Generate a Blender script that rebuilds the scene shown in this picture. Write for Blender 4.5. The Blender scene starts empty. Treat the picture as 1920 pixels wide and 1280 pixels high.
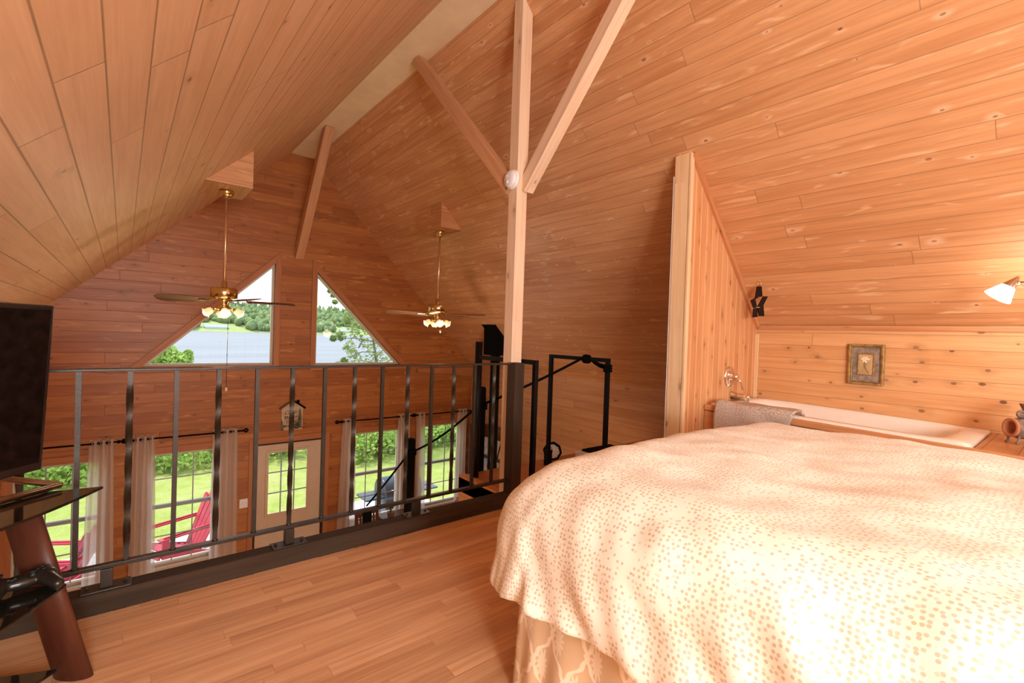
import bpy, bmesh, math, random
from math import sin, cos, tan, pi, radians, hypot, atan2, sqrt, floor
from mathutils import Vector, Matrix, noise

V = Vector
random.seed(7)
SC = bpy.context.scene
COL = SC.collection

# ------------------------------------------------------------------ camera
F_PX = 888.8
yaw, pitch, roll = radians(39.394), radians(-.676), radians(1.917)
fw = V((sin(yaw) * cos(pitch), cos(yaw) * cos(pitch), sin(pitch)))
rt = V((cos(yaw), -sin(yaw), 0))
up = rt.cross(fw)
rt, up = rt * cos(roll) + up * sin(roll), up * cos(roll) - rt * sin(roll)
CZ = 1.25                                     # eye height above the loft floor
cam_d = bpy.data.cameras.new('camera')
cam_d.sensor_width = 36
cam_d.lens = F_PX / 1920 * 36
cam_d.clip_start = .05
cam_d.clip_end = 3000
cam = bpy.data.objects.new('camera', cam_d)
cam.matrix_world = Matrix(((rt.x, up.x, -fw.x, 0), (rt.y, up.y, -fw.y, 0), (rt.z, up.z, -fw.z, CZ), (0, 0, 0, 1)))
COL.objects.link(cam)
SC.camera = cam

# ------------------------------------------------------------------ world, exposure, main lights
SC.view_settings.view_transform = 'Standard'
SC.view_settings.look = 'None'
SC.view_settings.exposure = 0.85
SC.view_settings.gamma = 1
SC.view_settings.use_curve_mapping = False
SC.cycles.use_denoising = True
SC.cycles.max_bounces = 10
SC.cycles.diffuse_bounces = 6
SC.cycles.transparent_max_bounces = 24
SC.cycles.sample_clamp_indirect = 6
SC.cycles.caustics_reflective = False
SC.cycles.caustics_refractive = False

wd = bpy.data.worlds.new('hazy_sky')
SC.world = wd
wd.use_nodes = True
nt = wd.node_tree
nt.nodes.clear()
o_ = nt.nodes.new('ShaderNodeOutputWorld')
bg = nt.nodes.new('ShaderNodeBackground')
tc = nt.nodes.new('ShaderNodeTexCoord')
sx = nt.nodes.new('ShaderNodeSeparateXYZ')
cr = nt.nodes.new('ShaderNodeValToRGB')
cr.color_ramp.elements[0].position = 0
cr.color_ramp.elements[0].color = (.93, .95, .97, 1)
cr.color_ramp.elements[1].position = .8
cr.color_ramp.elements[1].color = (.62, .76, .95, 1)
nt.links.new(tc.outputs['Generated'], sx.inputs[0])
nt.links.new(sx.outputs['Z'], cr.inputs[0])
nt.links.new(cr.outputs[0], bg.inputs[0])
bg.inputs[1].default_value = 1.25
nt.links.new(bg.outputs[0], o_.inputs[0])


def light(name, kind, loc, energy, color, size=.2, target=None, size_y=None, spread=None):
    d = bpy.data.lights.new(name, kind)
    d.energy = energy
    d.color = color
    if kind == 'AREA':
        d.size = size
        if size_y:
            d.shape = 'RECTANGLE'
            d.size_y = size_y
        if spread:
            d.spread = spread
    elif kind == 'SUN':
        d.angle = size
    else:
        d.shadow_soft_size = size
    o = bpy.data.objects.new(name, d)
    COL.objects.link(o)
    o.location = loc
    if target:
        o.rotation_euler = (V(target) - V(loc)).to_track_quat('-Z', 'Y').to_euler()
    return o


light('sun', 'SUN', (0, 0, 30), 2.8, (1, .95, .86), radians(6), target=(6, -4, 16))
# added fill panel behind the camera; no window is built there
light('rear_fill_light', 'AREA', (.2, -2.75, 1.75), 190, (.80, .93, 1), 2.6, target=(1.9, 3, .9), size_y=1.6)
# added point fill behind the camera, brightens the left slope and ridge
light('rear_left_fill_light', 'POINT', (-.1, -1.9, 1.35), 122, (.80, .935, 1), .22)
# wall lamp at the right, over the tub; and an added unseen sconce outside the frame
light('sconce_light', 'POINT', (4.02, .22, 1.55), 2.2, (1, .93, .84), .05)
light('unseen_sconce_light', 'POINT', (3.95, -.35, 1.5), 5, (1, .95, .88), .06)
# great room: added unseen fill under the loft, brightens curtains and gable
light('under_loft_fill_light', 'AREA', (1.9, 1.2, -.36), 200, (1, .95, .86), 1.5, target=(1.9, 1.21, -2.5))


# ------------------------------------------------------------------ node helpers
class NT:
    def __init__(s, name):
        s.m = bpy.data.materials.new(name)
        s.m.use_nodes = True
        s.t = s.m.node_tree
        s.t.nodes.clear()
        s.out = s.t.nodes.new('ShaderNodeOutputMaterial')

    def n(s, typ, **kw):
        nd = s.t.nodes.new('ShaderNode' + typ)
        for k, v in kw.items():
            setattr(nd, k, v)
        return nd

    def set(s, sock, v):
        if hasattr(v, 'is_linked'):
            s.t.links.new(v, sock)
        elif v is not None:
            if isinstance(v, (tuple, list)) and len(v) == 3 and sock.type == 'RGBA':
                v = (*v, 1)
            sock.default_value = v

    def math(s, op, a, b=None, c=None, clamp=False):
        nd = s.n('Math', operation=op, use_clamp=clamp)
        s.set(nd.inputs[0], a)
        s.set(nd.inputs[1], b)
        s.set(nd.inputs[2], c)
        return nd.outputs[0]

    def xyz(s, a, b, c=0.0):
        nd = s.n('CombineXYZ')
        for i, v in enumerate((a, b, c)):
            s.set(nd.inputs[i], v)
        return nd.outputs[0]

    def uv(s):
        nd = s.n('UVMap')
        sp = s.n('SeparateXYZ')
        s.t.links.new(nd.outputs[0], sp.inputs[0])
        return sp.outputs[0], sp.outputs[1]

    def noise(s, vec, scale=1.0, detail=3.0, rough=.55, dist=0.0):
        nd = s.n('TexNoise')
        s.set(nd.inputs['Vector'], vec)
        nd.inputs['Scale'].default_value = scale
        nd.inputs['Detail'].default_value = detail
        nd.inputs['Roughness'].default_value = rough
        nd.inputs['Distortion'].default_value = dist
        return nd.outputs[0]

    def white(s, vec):
        nd = s.n('TexWhiteNoise', noise_dimensions='3D')
        s.set(nd.inputs['Vector'], vec)
        return nd.outputs[0], nd.outputs[1]

    def voro(s, vec, scale=1.0, rnd=1.0):
        nd = s.n('TexVoronoi', voronoi_dimensions='2D')
        s.set(nd.inputs['Vector'], vec)
        nd.inputs['Scale'].default_value = scale
        nd.inputs['Randomness'].default_value = rnd
        return nd.outputs['Distance'], nd.outputs['Color']

    def mix(s, f, a, b, mode='MIX'):
        nd = s.n('Mix', data_type='RGBA', blend_type=mode)
        s.set(nd.inputs[0], f)
        s.set(nd.inputs[6], a)
        s.set(nd.inputs[7], b)
        return nd.outputs[2]

    def smooth(s, v, lo, hi, a=0.0, b=1.0):
        nd = s.n('MapRange', interpolation_type='SMOOTHSTEP')
        s.set(nd.inputs[0], v)
        for i, x in enumerate((lo, hi, a, b)):
            nd.inputs[1 + i].default_value = x
        return nd.outputs[0]

    def bump(s, h, strength=.3, dist=.01):
        nd = s.n('Bump')
        nd.inputs['Strength'].default_value = strength
        nd.inputs['Distance'].default_value = dist
        s.set(nd.inputs['Height'], h)
        return nd.outputs[0]

    def bsdf(s, color, rough=.5, metal=0.0, normal=None, spec=.5, **kw):
        b = s.n('BsdfPrincipled')
        s.set(b.inputs['Base Color'], color)
        s.set(b.inputs['Roughness'], rough)
        s.set(b.inputs['Metallic'], metal)
        b.inputs['Specular IOR Level'].default_value = spec
        s.set(b.inputs['Normal'], normal)
        for k, v in kw.items():
            s.set(b.inputs[k.replace('_', ' ')], v)
        s.t.links.new(b.outputs[0], s.out.inputs[0])
        return b


def plain(name, color, rough=.5, metal=0.0, var=.08, scale=9, bump=0.0, spec=.5, **kw):
    m = NT(name)
    tcn = m.n('TexCoord')
    nz = m.noise(tcn.outputs['Object'], scale, 4)
    f = m.smooth(nz, .3, .7)
    c2 = tuple(max(0, c * (1 - 2 * var)) for c in color)
    col = m.mix(f, c2, color)
    nrm = m.bump(m.noise(tcn.outputs['Object'], scale * 8, 3), bump, .005) if bump else None
    m.bsdf(col, rough, metal, nrm, spec, **kw)
    return m.m


def wood(name, light_c, dark_c, pitch=.11, length=2.4, knot_c=None, knot=.25, vary=.3, seam=.035, seam_c=None, rough=.42,
         grain=1.0, end_seam=True, spec=.4, halo_c=None, flare=None, seam_dark=.45, knot_size=.10, kscale=(4.0, 8.5)):
    """Boards: u runs along the board, v across, both in metres."""
    m = NT(name)
    u, v = m.uv()
    pv = m.math('DIVIDE', v, pitch)
    row = m.math('FLOOR', pv)
    fv = m.math('FRACT', pv)
    rr, _ = m.white(m.xyz(row, 3.7, 1.3))
    pu = m.math('ADD', m.math('DIVIDE', u, length), m.math('MULTIPLY', rr, 7.31))
    colm = m.math('FLOOR', pu)
    fu = m.math('FRACT', pu)
    br, bc = m.white(m.xyz(row, colm, .5))
    off = m.math('MULTIPLY', br, 40)
    g1 = m.noise(m.xyz(m.math('MULTIPLY', u, 1.6), m.math('MULTIPLY', v, 55), off), 1, 5, .6, .6)
    g2 = m.noise(m.xyz(m.math('MULTIPLY', u, .9), m.math('MULTIPLY', v, 11), off), 1, 3, .5, 1.2)
    f = m.math('ADD', m.math('MULTIPLY', m.smooth(g1, .35, .7), .45 * grain), m.math('MULTIPLY', m.smooth(g2, .3, .72), .55 * grain))
    f = m.math('ADD', f, m.math('MULTIPLY', m.math('SUBTRACT', br, .5), vary * 1.6), clamp=True)
    col = m.mix(f, light_c, dark_c)
    if flare:  # glossy highlights painted into the board colour as pale streaks
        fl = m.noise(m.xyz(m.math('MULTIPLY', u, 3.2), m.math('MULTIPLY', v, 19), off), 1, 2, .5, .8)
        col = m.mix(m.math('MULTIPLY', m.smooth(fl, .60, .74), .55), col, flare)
    # knots with a swirl of darker grain; on the slope boards painted pale gloss instead
    if knot:
        kv = m.xyz(m.math('ADD', m.math('MULTIPLY', u, kscale[0]), m.math('MULTIPLY', br, 9)), m.math('MULTIPLY', v, kscale[1]))
        kd, kc = m.voro(kv, 1.0, .9)
        sp = m.n('SeparateColor')
        m.t.links.new(kc, sp.inputs[0])
        pick = m.math('LESS_THAN', sp.outputs[0], knot)
        size = m.math('ADD', .40, m.math('MULTIPLY', sp.outputs[1], .9))
        kd = m.math('ADD', m.math('DIVIDE', kd, size), m.math('MULTIPLY', m.math('SUBTRACT', g2, .5), .10))
        kn = m.noise(m.xyz(m.math('MULTIPLY', u, 5), m.math('MULTIPLY', v, 26), off), 1, 2)
        halo = m.math('MULTIPLY', m.smooth(kd, knot_size * 4.5, knot_size * .8), pick)
        core = m.math('MULTIPLY', m.smooth(kd, knot_size * 1.05, knot_size * .6), pick)
        kcol = knot_c or tuple(c * .3 for c in dark_c)
        col = m.mix(m.math('MULTIPLY', m.math('MULTIPLY', halo, m.smooth(kn, .35, .6)), .5), col, halo_c or tuple(c * .72 for c in dark_c))
        col = m.mix(m.math('MULTIPLY', core, m.math('ADD', .4, m.math('MULTIPLY', sp.outputs[2], .5))), col, kcol)
    # joints
    ed = m.math('ABSOLUTE', m.math('SUBTRACT', fv, .5))
    js = m.smooth(ed, .5 - seam, .5 - seam * .25)
    if end_seam:
        eu = m.math('ABSOLUTE', m.math('SUBTRACT', fu, .5))
        sl = seam * pitch / length
        js = m.math('MAXIMUM', js, m.smooth(eu, .5 - sl, .5 - sl * .25))
    col = m.mix(m.math('MULTIPLY', js, seam_dark), col, seam_c or tuple(c * .3 for c in dark_c))
    h = m.math('SUBTRACT', m.math('MULTIPLY', g1, .12), js)
    m.bsdf(col, m.math('ADD', rough, m.math('MULTIPLY', g1, .12)), 0, m.bump(h, .35, .004), spec)
    return m.m


def emit(name, color, strength):
    m = NT(name)
    e = m.n('Emission')
    e.inputs[0].default_value = (*color, 1)
    e.inputs[1].default_value = strength
    m.t.links.new(e.outputs[0], m.out.inputs[0])
    return m.m


M = {}
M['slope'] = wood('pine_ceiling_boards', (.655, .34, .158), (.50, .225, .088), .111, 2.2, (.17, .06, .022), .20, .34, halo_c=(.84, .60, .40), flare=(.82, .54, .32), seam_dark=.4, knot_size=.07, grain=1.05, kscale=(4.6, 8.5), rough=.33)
M['slope_left'] = wood('cedar_ceiling_boards_wide', (.80, .56, .365), (.68, .435, .255), .152, 2.9, (.25, .10, .04), .06, .28, seam_dark=.7, seam=.03)
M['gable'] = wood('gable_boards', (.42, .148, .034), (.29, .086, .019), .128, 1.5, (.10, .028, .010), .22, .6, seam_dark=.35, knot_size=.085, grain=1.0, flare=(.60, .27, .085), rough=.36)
M['sidewall'] = wood('side_wall_boards', (.60, .33, .17), (.46, .22, .10), .118, 2.4, (.16, .06, .02), .12, .3)
M['knee'] = wood('knotty_pine_boards', (.70, .385, .175), (.57, .265, .10), .106, 3.2, (.09, .026, .010), .52, .30, knot_size=.095, kscale=(5.6, 8.4))
M['partition'] = wood('vertical_pine_boards', (.68, .35, .155), (.53, .22, .08), .089, 6, (.18, .05, .02), .45, .40, seam_c=(.86, .58, .34), seam_dark=.8, seam=.07, end_seam=False, knot_size=.085)
M['timber'] = wood('timber', (.78, .575, .40), (.64, .42, .26), .6, 8, (.22, .09, .04), .14, .1, seam=.0001, end_seam=False, seam_dark=0)
M['timber_red'] = wood('timber_brace', (.58, .30, .15), (.45, .20, .085), .6, 8, (.2, .07, .03), .10, .1, seam=.0001, end_seam=False, seam_dark=0)
M['trim'] = wood('pine_trim', (.60, .275, .12), (.46, .18, .068), .6, 8, (.2, .06, .02), .08, .1, seam=.0001, end_seam=False, seam_dark=0)
M['gabletrim'] = wood('gable_trim', (.45, .17, .057), (.35, .115, .036), .6, 8, (.2, .06, .02), .05, .1, seam=.0001, end_seam=False, seam_dark=0)
M['pale'] = wood('pale_end_board', (.80, .57, .34), (.69, .44, .23), .6, 8, (.25, .09, .04), .12, .1, seam=.0001, end_seam=False, seam_dark=0)
M['floor'] = wood('laminate_floor', (.70, .395, .205), (.46, .225, .105), .066, .72, None, 0, .40, seam=.03, seam_dark=.2, rough=.42, grain=1.0, spec=.25)
M['landing'] = wood('landing_floor', (.42, .17, .075), (.32, .115, .045), .066, .72, None, 0, .2, seam=.03, seam_dark=.2, rough=.35)
M['deckwood'] = wood('tub_deck_boards', (.50, .225, .09), (.36, .14, .05), .14, 3, None, 0, .3, rough=.3, seam_dark=.6)
M['tubtrim'] = wood('tub_trim', (.58, .27, .115), (.46, .18, .065), .6, 8, (.2, .06, .02), .05, .1, seam=.0001, end_seam=False, seam_dark=0, rough=.35)
M['curb'] = wood('dark_stained_timber', (.060, .036, .022), (.030, .018, .011), .6, 8, None, 0, .1, seam=.0001, end_seam=False, seam_dark=0, rough=.75, spec=.15)
M['cherry'] = wood('cherry_stained_wood', (.115, .034, .016), (.055, .013, .007), .6, 8, None, 0, .1, seam=.0001, end_seam=False, seam_dark=0, rough=.32)
M['ridge'] = plain('ridge_plaster', (.86, .70, .45), .8, var=.06, scale=3)
M['cream'] = plain('cream_paint', (.60, .44, .30), .5, var=.03)
M['vinyl'] = plain('window_vinyl', (.62, .52, .38), .45, var=.03)
M['grille'] = plain('window_grille', (.34, .36, .40), .45, var=.04)
M['white'] = plain('white_plastic', (.80, .76, .74), .4, var=.02)
M['drywall'] = plain('drywall_edge', (.86, .82, .78), .7, var=.02)
M['iron'] = plain('bronze_painted_iron', (.040, .024, .013), .42, .35, var=.15, scale=14, bump=.15)
M['black'] = plain('black_painted_steel', (.006, .0045, .004), .5, 0, var=.2, scale=10, spec=.14)
M['blackmatte'] = plain('black_matte', (.005, .004, .003), .85, 0, var=.2, scale=10, spec=.06)
M['brass'] = plain('polished_brass', (.80, .60, .27), .18, 1.0, var=.06, scale=5)
M['rod'] = plain('brass_rod', (.86, .58, .34), .3, .9, var=.05, scale=5)
M['blade'] = plain('fan_blade', (.16, .075, .035), .4, 0, var=.15, scale=6)
M['blade2'] = plain('pale_fan_blade', (.40, .22, .12), .4, 0, var=.1, scale=6)
M['chrome'] = plain('chrome', (.86, .78, .70), .10, 1.0, var=.02)
M['nickel'] = plain('brushed_nickel', (.55, .42, .31), .28, 1.0, var=.05)
M['tub'] = plain('tub_acrylic', (.82, .72, .62), .12, 0, var=.02, spec=.6)
M['screen'] = plain('tv_screen', (.010, .005, .004), .35, 0, var=.3, scale=30, spec=.12)
M['tvcase'] = plain('tv_case', (.022, .014, .012), .25, .1, var=.1)
M['rubber'] = plain('black_rubber', (.010, .010, .010), .6, 0, var=.1)
M['pad'] = plain('controller_plastic', (.020, .015, .011), .3, 0, var=.1)
M['rope'] = plain('black_rope', (.006, .005, .004), .9, 0, var=.3, scale=60, bump=.5, spec=.05)
M['star'] = plain('dark_bronze_plate', (.022, .008, .004), .7, 0, var=.2, spec=.08)
M['clay'] = plain('weathered_clay', (.30, .19, .135), .8, 0, var=.3, scale=22, bump=.6)
M['clayin'] = plain('terracotta', (.50, .19, .085), .8, 0, var=.1, scale=12)
M['gold'] = plain('antique_gold', (.52, .33, .12), .38, .7, var=.25, scale=40, bump=.5)
M['mat'] = plain('picture_mat', (.34, .245, .19), .7, 0, var=.25, scale=30)
M['artbg'] = plain('picture_ground', (.58, .38, .17), .7, 0, var=.15, scale=12)
M['petal'] = plain('painted_petal', (.86, .68, .50), .7, 0, var=.05)
M['stem'] = plain('painted_stem', (.20, .15, .06), .7, 0, var=.1)
M['red'] = plain('red_chair_paint', (.44, .026, .055), .5, 0, var=.12, scale=6)
M['decking'] = wood('grey_deck_boards', (.74, .76, .80), (.62, .65, .70), .14, 5, None, 0, .25, seam_dark=.5, rough=.6)
M['grill'] = plain('grill_black', (.06, .075, .10), .35, .3, var=.1)
M['bark'] = plain('grey_bark', (.22, .19, .15), .9, 0, var=.3, scale=12, bump=.5)
M['chairwood'] = wood('dark_chair_wood', (.15, .055, .025), (.09, .03, .014), .6, 8, None, 0, .1, seam=.0001, end_seam=False, seam_dark=0)
M['mainfloor'] = wood('main_floor', (.50, .36, .23), (.42, .29, .17), .12, 1.2, None, 0, .2, seam_dark=.3)
M['signboard'] = plain('cream_sign', (.58, .42, .26), .7, 0, var=.12, scale=14)
M['ink'] = plain('sign_ink', (.06, .04, .02), .7, 0, var=.1)
M['signgreen'] = plain('sign_fir_green', (.16, .15, .055), .8, 0, var=.3, scale=30)
M['housewall'] = plain('house_siding', (.62, .66, .70), .6, 0, var=.05)
M['houseroof'] = plain('house_roof', (.33, .38, .45), .6, 0, var=.1)
M['greensheet'] = plain('dark_green_cloth', (.035, .085, .055), .8, 0, var=.15)
M['mattress'] = plain('mattress_cloth', (.72, .62, .5), .8, 0, var=.05)
M['dial'] = plain('clock_dial', (.74, .68, .58), .5, 0, var=.03)
M['pot'] = plain('flower_pot', (.36, .16, .08), .7, 0, var=.1)
M['pink'] = plain('pink_flower', (.75, .22, .15), .6, 0, var=.15)


def foliage_mat(name, c1, c2, transl=.35):
    m = NT(name)
    g = m.n('NewGeometry')
    nz = m.noise(g.outputs['Position'], 1.7, 3)
    rnd, _ = m.white(g.outputs['True Normal'])
    col = m.mix(m.math('ADD', m.math('MULTIPLY', m.smooth(nz, .3, .7), .6), m.math('MULTIPLY', rnd, .4)), c1, c2)
    d = m.n('BsdfDiffuse')
    t = m.n('BsdfTranslucent')
    mx = m.n('MixShader')
    mx.inputs[0].default_value = transl
    m.set(d.inputs[0], col)
    m.set(t.inputs[0], col)
    m.t.links.new(d.outputs[0], mx.inputs[1])
    m.t.links.new(t.outputs[0], mx.inputs[2])
    m.t.links.new(mx.outputs[0], m.out.inputs[0])
    return m.m


M['leaf'] = foliage_mat('bright_leaves', (.42, .56, .15), (.22, .36, .075))
M['leafdark'] = foliage_mat('birch_leaves', (.32, .40, .13), (.12, .18, .06))
M['undergrowth'] = foliage_mat('undergrowth_leaves', (.46, .60, .16), (.17, .30, .06))
M['forest'] = foliage_mat('far_forest', (.25, .32, .14), (.11, .175, .08), .1)
M['shoregrass'] = foliage_mat('shore_field', (.34, .39, .17), (.26, .32, .13), 0)


def lawn_mat():
    m = NT('lawn_grass')
    g = m.n('NewGeometry')
    a = m.noise(g.outputs['Position'], .45, 4)
    b = m.noise(g.outputs['Position'], 3.0, 4, .7)
    c = m.noise(g.outputs['Position'], 26, 3, .7)
    col = m.mix(m.smooth(b, .32, .68), (.29, .37, .07), (.40, .44, .14))
    col = m.mix(m.math('MULTIPLY', m.smooth(a, .5, .75), .6), col, (.50, .45, .23))
    col = m.mix(m.math('MULTIPLY', m.smooth(c, .45, .7), .45), col, (.20, .30, .06))
    m.bsdf(col, .9, 0, m.bump(c, .9, .06), .1)
    return m.m


def lake_mat():
    m = NT('lake_water')
    g = m.n('NewGeometry')
    mp = m.n('Mapping')
    mp.inputs['Scale'].default_value = (.02, .09, 1)
    m.t.links.new(g.outputs['Position'], mp.inputs[0])
    a = m.noise(mp.outputs[0], 1, 4)
    col = m.mix(m.smooth(a, .35, .7), (.215, .228, .247), (.18, .194, .214))
    m.bsdf(col, .55, 0, m.bump(m.noise(g.outputs['Position'], .8, 3), .25, .1), .12)
    return m.m


def glass_mat(name='window_glass', tint=(1, 1, 1), refl=.06):
    m = NT(name)
    t = m.n('BsdfTransparent')
    t.inputs[0].default_value = (*tint, 1)
    gl = m.n('BsdfGlossy')
    gl.inputs['Roughness'].default_value = .02
    fr = m.n('Fresnel')
    fr.inputs[0].default_value = 1.22
    mx = m.n('MixShader')
    m.t.links.new(fr.outputs[0], mx.inputs[0])
    m.t.links.new(t.outputs[0], mx.inputs[1])
    m.t.links.new(gl.outputs[0], mx.inputs[2])
    m.t.links.new(mx.outputs[0], m.out.inputs[0])
    return m.m


def smoked_mat():
    m = NT('black_smoked_glass')
    m.bsdf((.012, .010, .007), .06, 0, None, .8)
    return m.m


def curtain_mat():
    m = NT('sheer_curtain')
    u, v = m.uv()
    w = m.noise(m.xyz(m.math('MULTIPLY', u, 420), m.math('MULTIPLY', v, 420)), 1, 2)
    col = m.mix(w, (.88, .79, .68), (.80, .70, .58))
    d = m.n('BsdfDiffuse')
    t = m.n('BsdfTranslucent')
    tr = m.n('BsdfTransparent')
    m.set(d.inputs[0], col)
    m.set(t.inputs[0], (.95, .93, .88))
    mx = m.n('MixShader')
    mx.inputs[0].default_value = .58
    m.t.links.new(d.outputs[0], mx.inputs[1])
    m.t.links.new(t.outputs[0], mx.inputs[2])
    m2 = m.n('MixShader')
    m2.inputs[0].default_value = .24
    m.t.links.new(mx.outputs[0], m2.inputs[1])
    m.t.links.new(tr.outputs[0], m2.inputs[2])
    m.t.links.new(m2.outputs[0], m.out.inputs[0])
    return m.m


def duvet_mat():
    m = NT('dotted_duvet_cover')
    u, v = m.uv()
    vec = m.xyz(u, v, 0)
    d, c = m.voro(vec, 74, .62)
    sp = m.n('SeparateColor')
    m.t.links.new(c, sp.inputs[0])
    dens = m.noise(vec, 5.5, 3, .6)
    keep = m.math('GREATER_THAN', m.math('ADD', dens, m.math('MULTIPLY', sp.outputs[0], .34)), .61)
    keep2 = m.math('GREATER_THAN', m.math('ADD', dens, m.math('MULTIPLY', sp.outputs[0], .34)), .56)
    dot = m.math('MULTIPLY', m.smooth(d, .33, .25), keep2)
    tint = m.mix(sp.outputs[1], (.50, .36, .21), (.56, .46, .34))
    tint = m.mix(keep, m.mix(.5, tint, (.82, .75, .65)), tint)
    base = m.mix(m.smooth(dens, .35, .7), (.85, .805, .69), (.81, .755, .63))
    col = m.mix(m.math('MULTIPLY', dot, .78), base, tint)
    wv = m.noise(m.xyz(m.math('MULTIPLY', u, 500), m.math('MULTIPLY', v, 500)), 1, 2)
    m.bsdf(col, .75, 0, m.bump(wv, .15, .001), .2, Sheen_Weight=.15)
    return m.m


def damask_mat():
    m = NT('damask_bed_skirt')
    u, v = m.uv()
    wv = m.noise(m.xyz(m.math('MULTIPLY', u, 30), m.math('MULTIPLY', v, 30)), 1, 2)
    W_, H_ = .145, .235
    s = m.math('SINE', m.math('MULTIPLY', v, 2 * pi / H_))
    s3 = m.math('MULTIPLY', m.math('SINE', m.math('MULTIPLY', v, 10 * pi / H_)), .03)
    s = m.math('ADD', m.math('MULTIPLY', s, .25), s3)
    pu = m.math('DIVIDE', u, W_)
    l1 = m.math('ABSOLUTE', m.math('SUBTRACT', m.math('FRACT', m.math('ADD', pu, s)), .5))
    l2 = m.math('ABSOLUTE', m.math('SUBTRACT', m.math('FRACT', m.math('SUBTRACT', m.math('ADD', pu, .5), s)), .5))
    ln = m.math('MAXIMUM', m.smooth(l1, .07, .04), m.smooth(l2, .07, .04))
    # leafy medallion inside each ogee (two staggered rows)
    leaf = None
    for ou, ov in ((0.5, .25), (0.0, .75)):
        fx = m.math('MULTIPLY', m.math('SUBTRACT', m.math('FRACT', m.math('ADD', pu, ou)), .5), 2)
        fy = m.math('MULTIPLY', m.math('SUBTRACT', m.math('FRACT', m.math('ADD', m.math('DIVIDE', v, H_), ov)), .5), 2)
        ang = m.math('ARCTAN2', fy, fx)
        rad = m.math('SQRT', m.math('ADD', m.math('MULTIPLY', m.math('MULTIPLY', fx, fx), 2.2), m.math('MULTIPLY', fy, fy)))
        lim = m.math('ADD', .38, m.math('MULTIPLY', m.math('SINE', m.math('MULTIPLY', ang, 11)), .09))
        lim = m.math('ADD', lim, m.math('MULTIPLY', m.math('SUBTRACT', wv, .5), .25))
        lf = m.smooth(m.math('SUBTRACT', lim, rad), -.02, .03)
        leaf = lf if leaf is None else m.math('MAXIMUM', leaf, lf)
    f = m.math('MAXIMUM', ln, m.math('MULTIPLY', leaf, .75))
    col = m.mix(f, (.66, .47, .28), (.88, .74, .54))
    rough = m.math('ADD', .34, m.math('MULTIPLY', f, .3))
    m.bsdf(col, rough, 0, m.bump(f, .25, .002), .5, Sheen_Weight=.2)
    return m.m


def towel_mat():
    m = NT('woven_bath_mat')
    u, v = m.uv()
    d, c = m.voro(m.xyz(u, v, 0), 120, .8)
    col = m.mix(m.smooth(d, .1, .6), (.74, .61, .51), (.40, .305, .24))
    m.bsdf(col, .95, 0, m.bump(d, .6, .006), .1)
    return m.m


def magazine_mat():
    m = NT('magazine_covers')
    u, v = m.uv()
    a, c = m.voro(m.xyz(m.math('MULTIPLY', u, 14), m.math('MULTIPLY', v, 14)), 1, 1)
    m.bsdf(m.mix(.65, c, (.55, .42, .32)), .5)
    return m.m


M['lawn'] = lawn_mat()
M['lake'] = lake_mat()
M['glass'] = glass_mat()
M['smoked'] = smoked_mat()
M['curtain'] = curtain_mat()
M['duvet'] = duvet_mat()
M['damask'] = damask_mat()
M['towel'] = towel_mat()
M['magazine'] = magazine_mat()
M['bulb'] = emit('lit_bulb', (1, .80, .50), 9)
M['lampglass'] = emit('lit_lamp_glass', (1, .86, .66), 2.6)


def shade_mat():
    m = NT('amber_tulip_glass')
    e = m.n('Emission')
    e.inputs[0].default_value = (1, .55, .24, 1)
    e.inputs[1].default_value = .55
    d = m.n('BsdfPrincipled')
    d.inputs['Base Color'].default_value = (.9, .55, .3, 1)
    d.inputs['Roughness'].default_value = .2
    a = m.n('AddShader')
    m.t.links.new(e.outputs[0], a.inputs[0])
    m.t.links.new(d.outputs[0], a.inputs[1])
    m.t.links.new(a.outputs[0], m.out.inputs[0])
    return m.m


M['shade'] = shade_mat()


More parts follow.
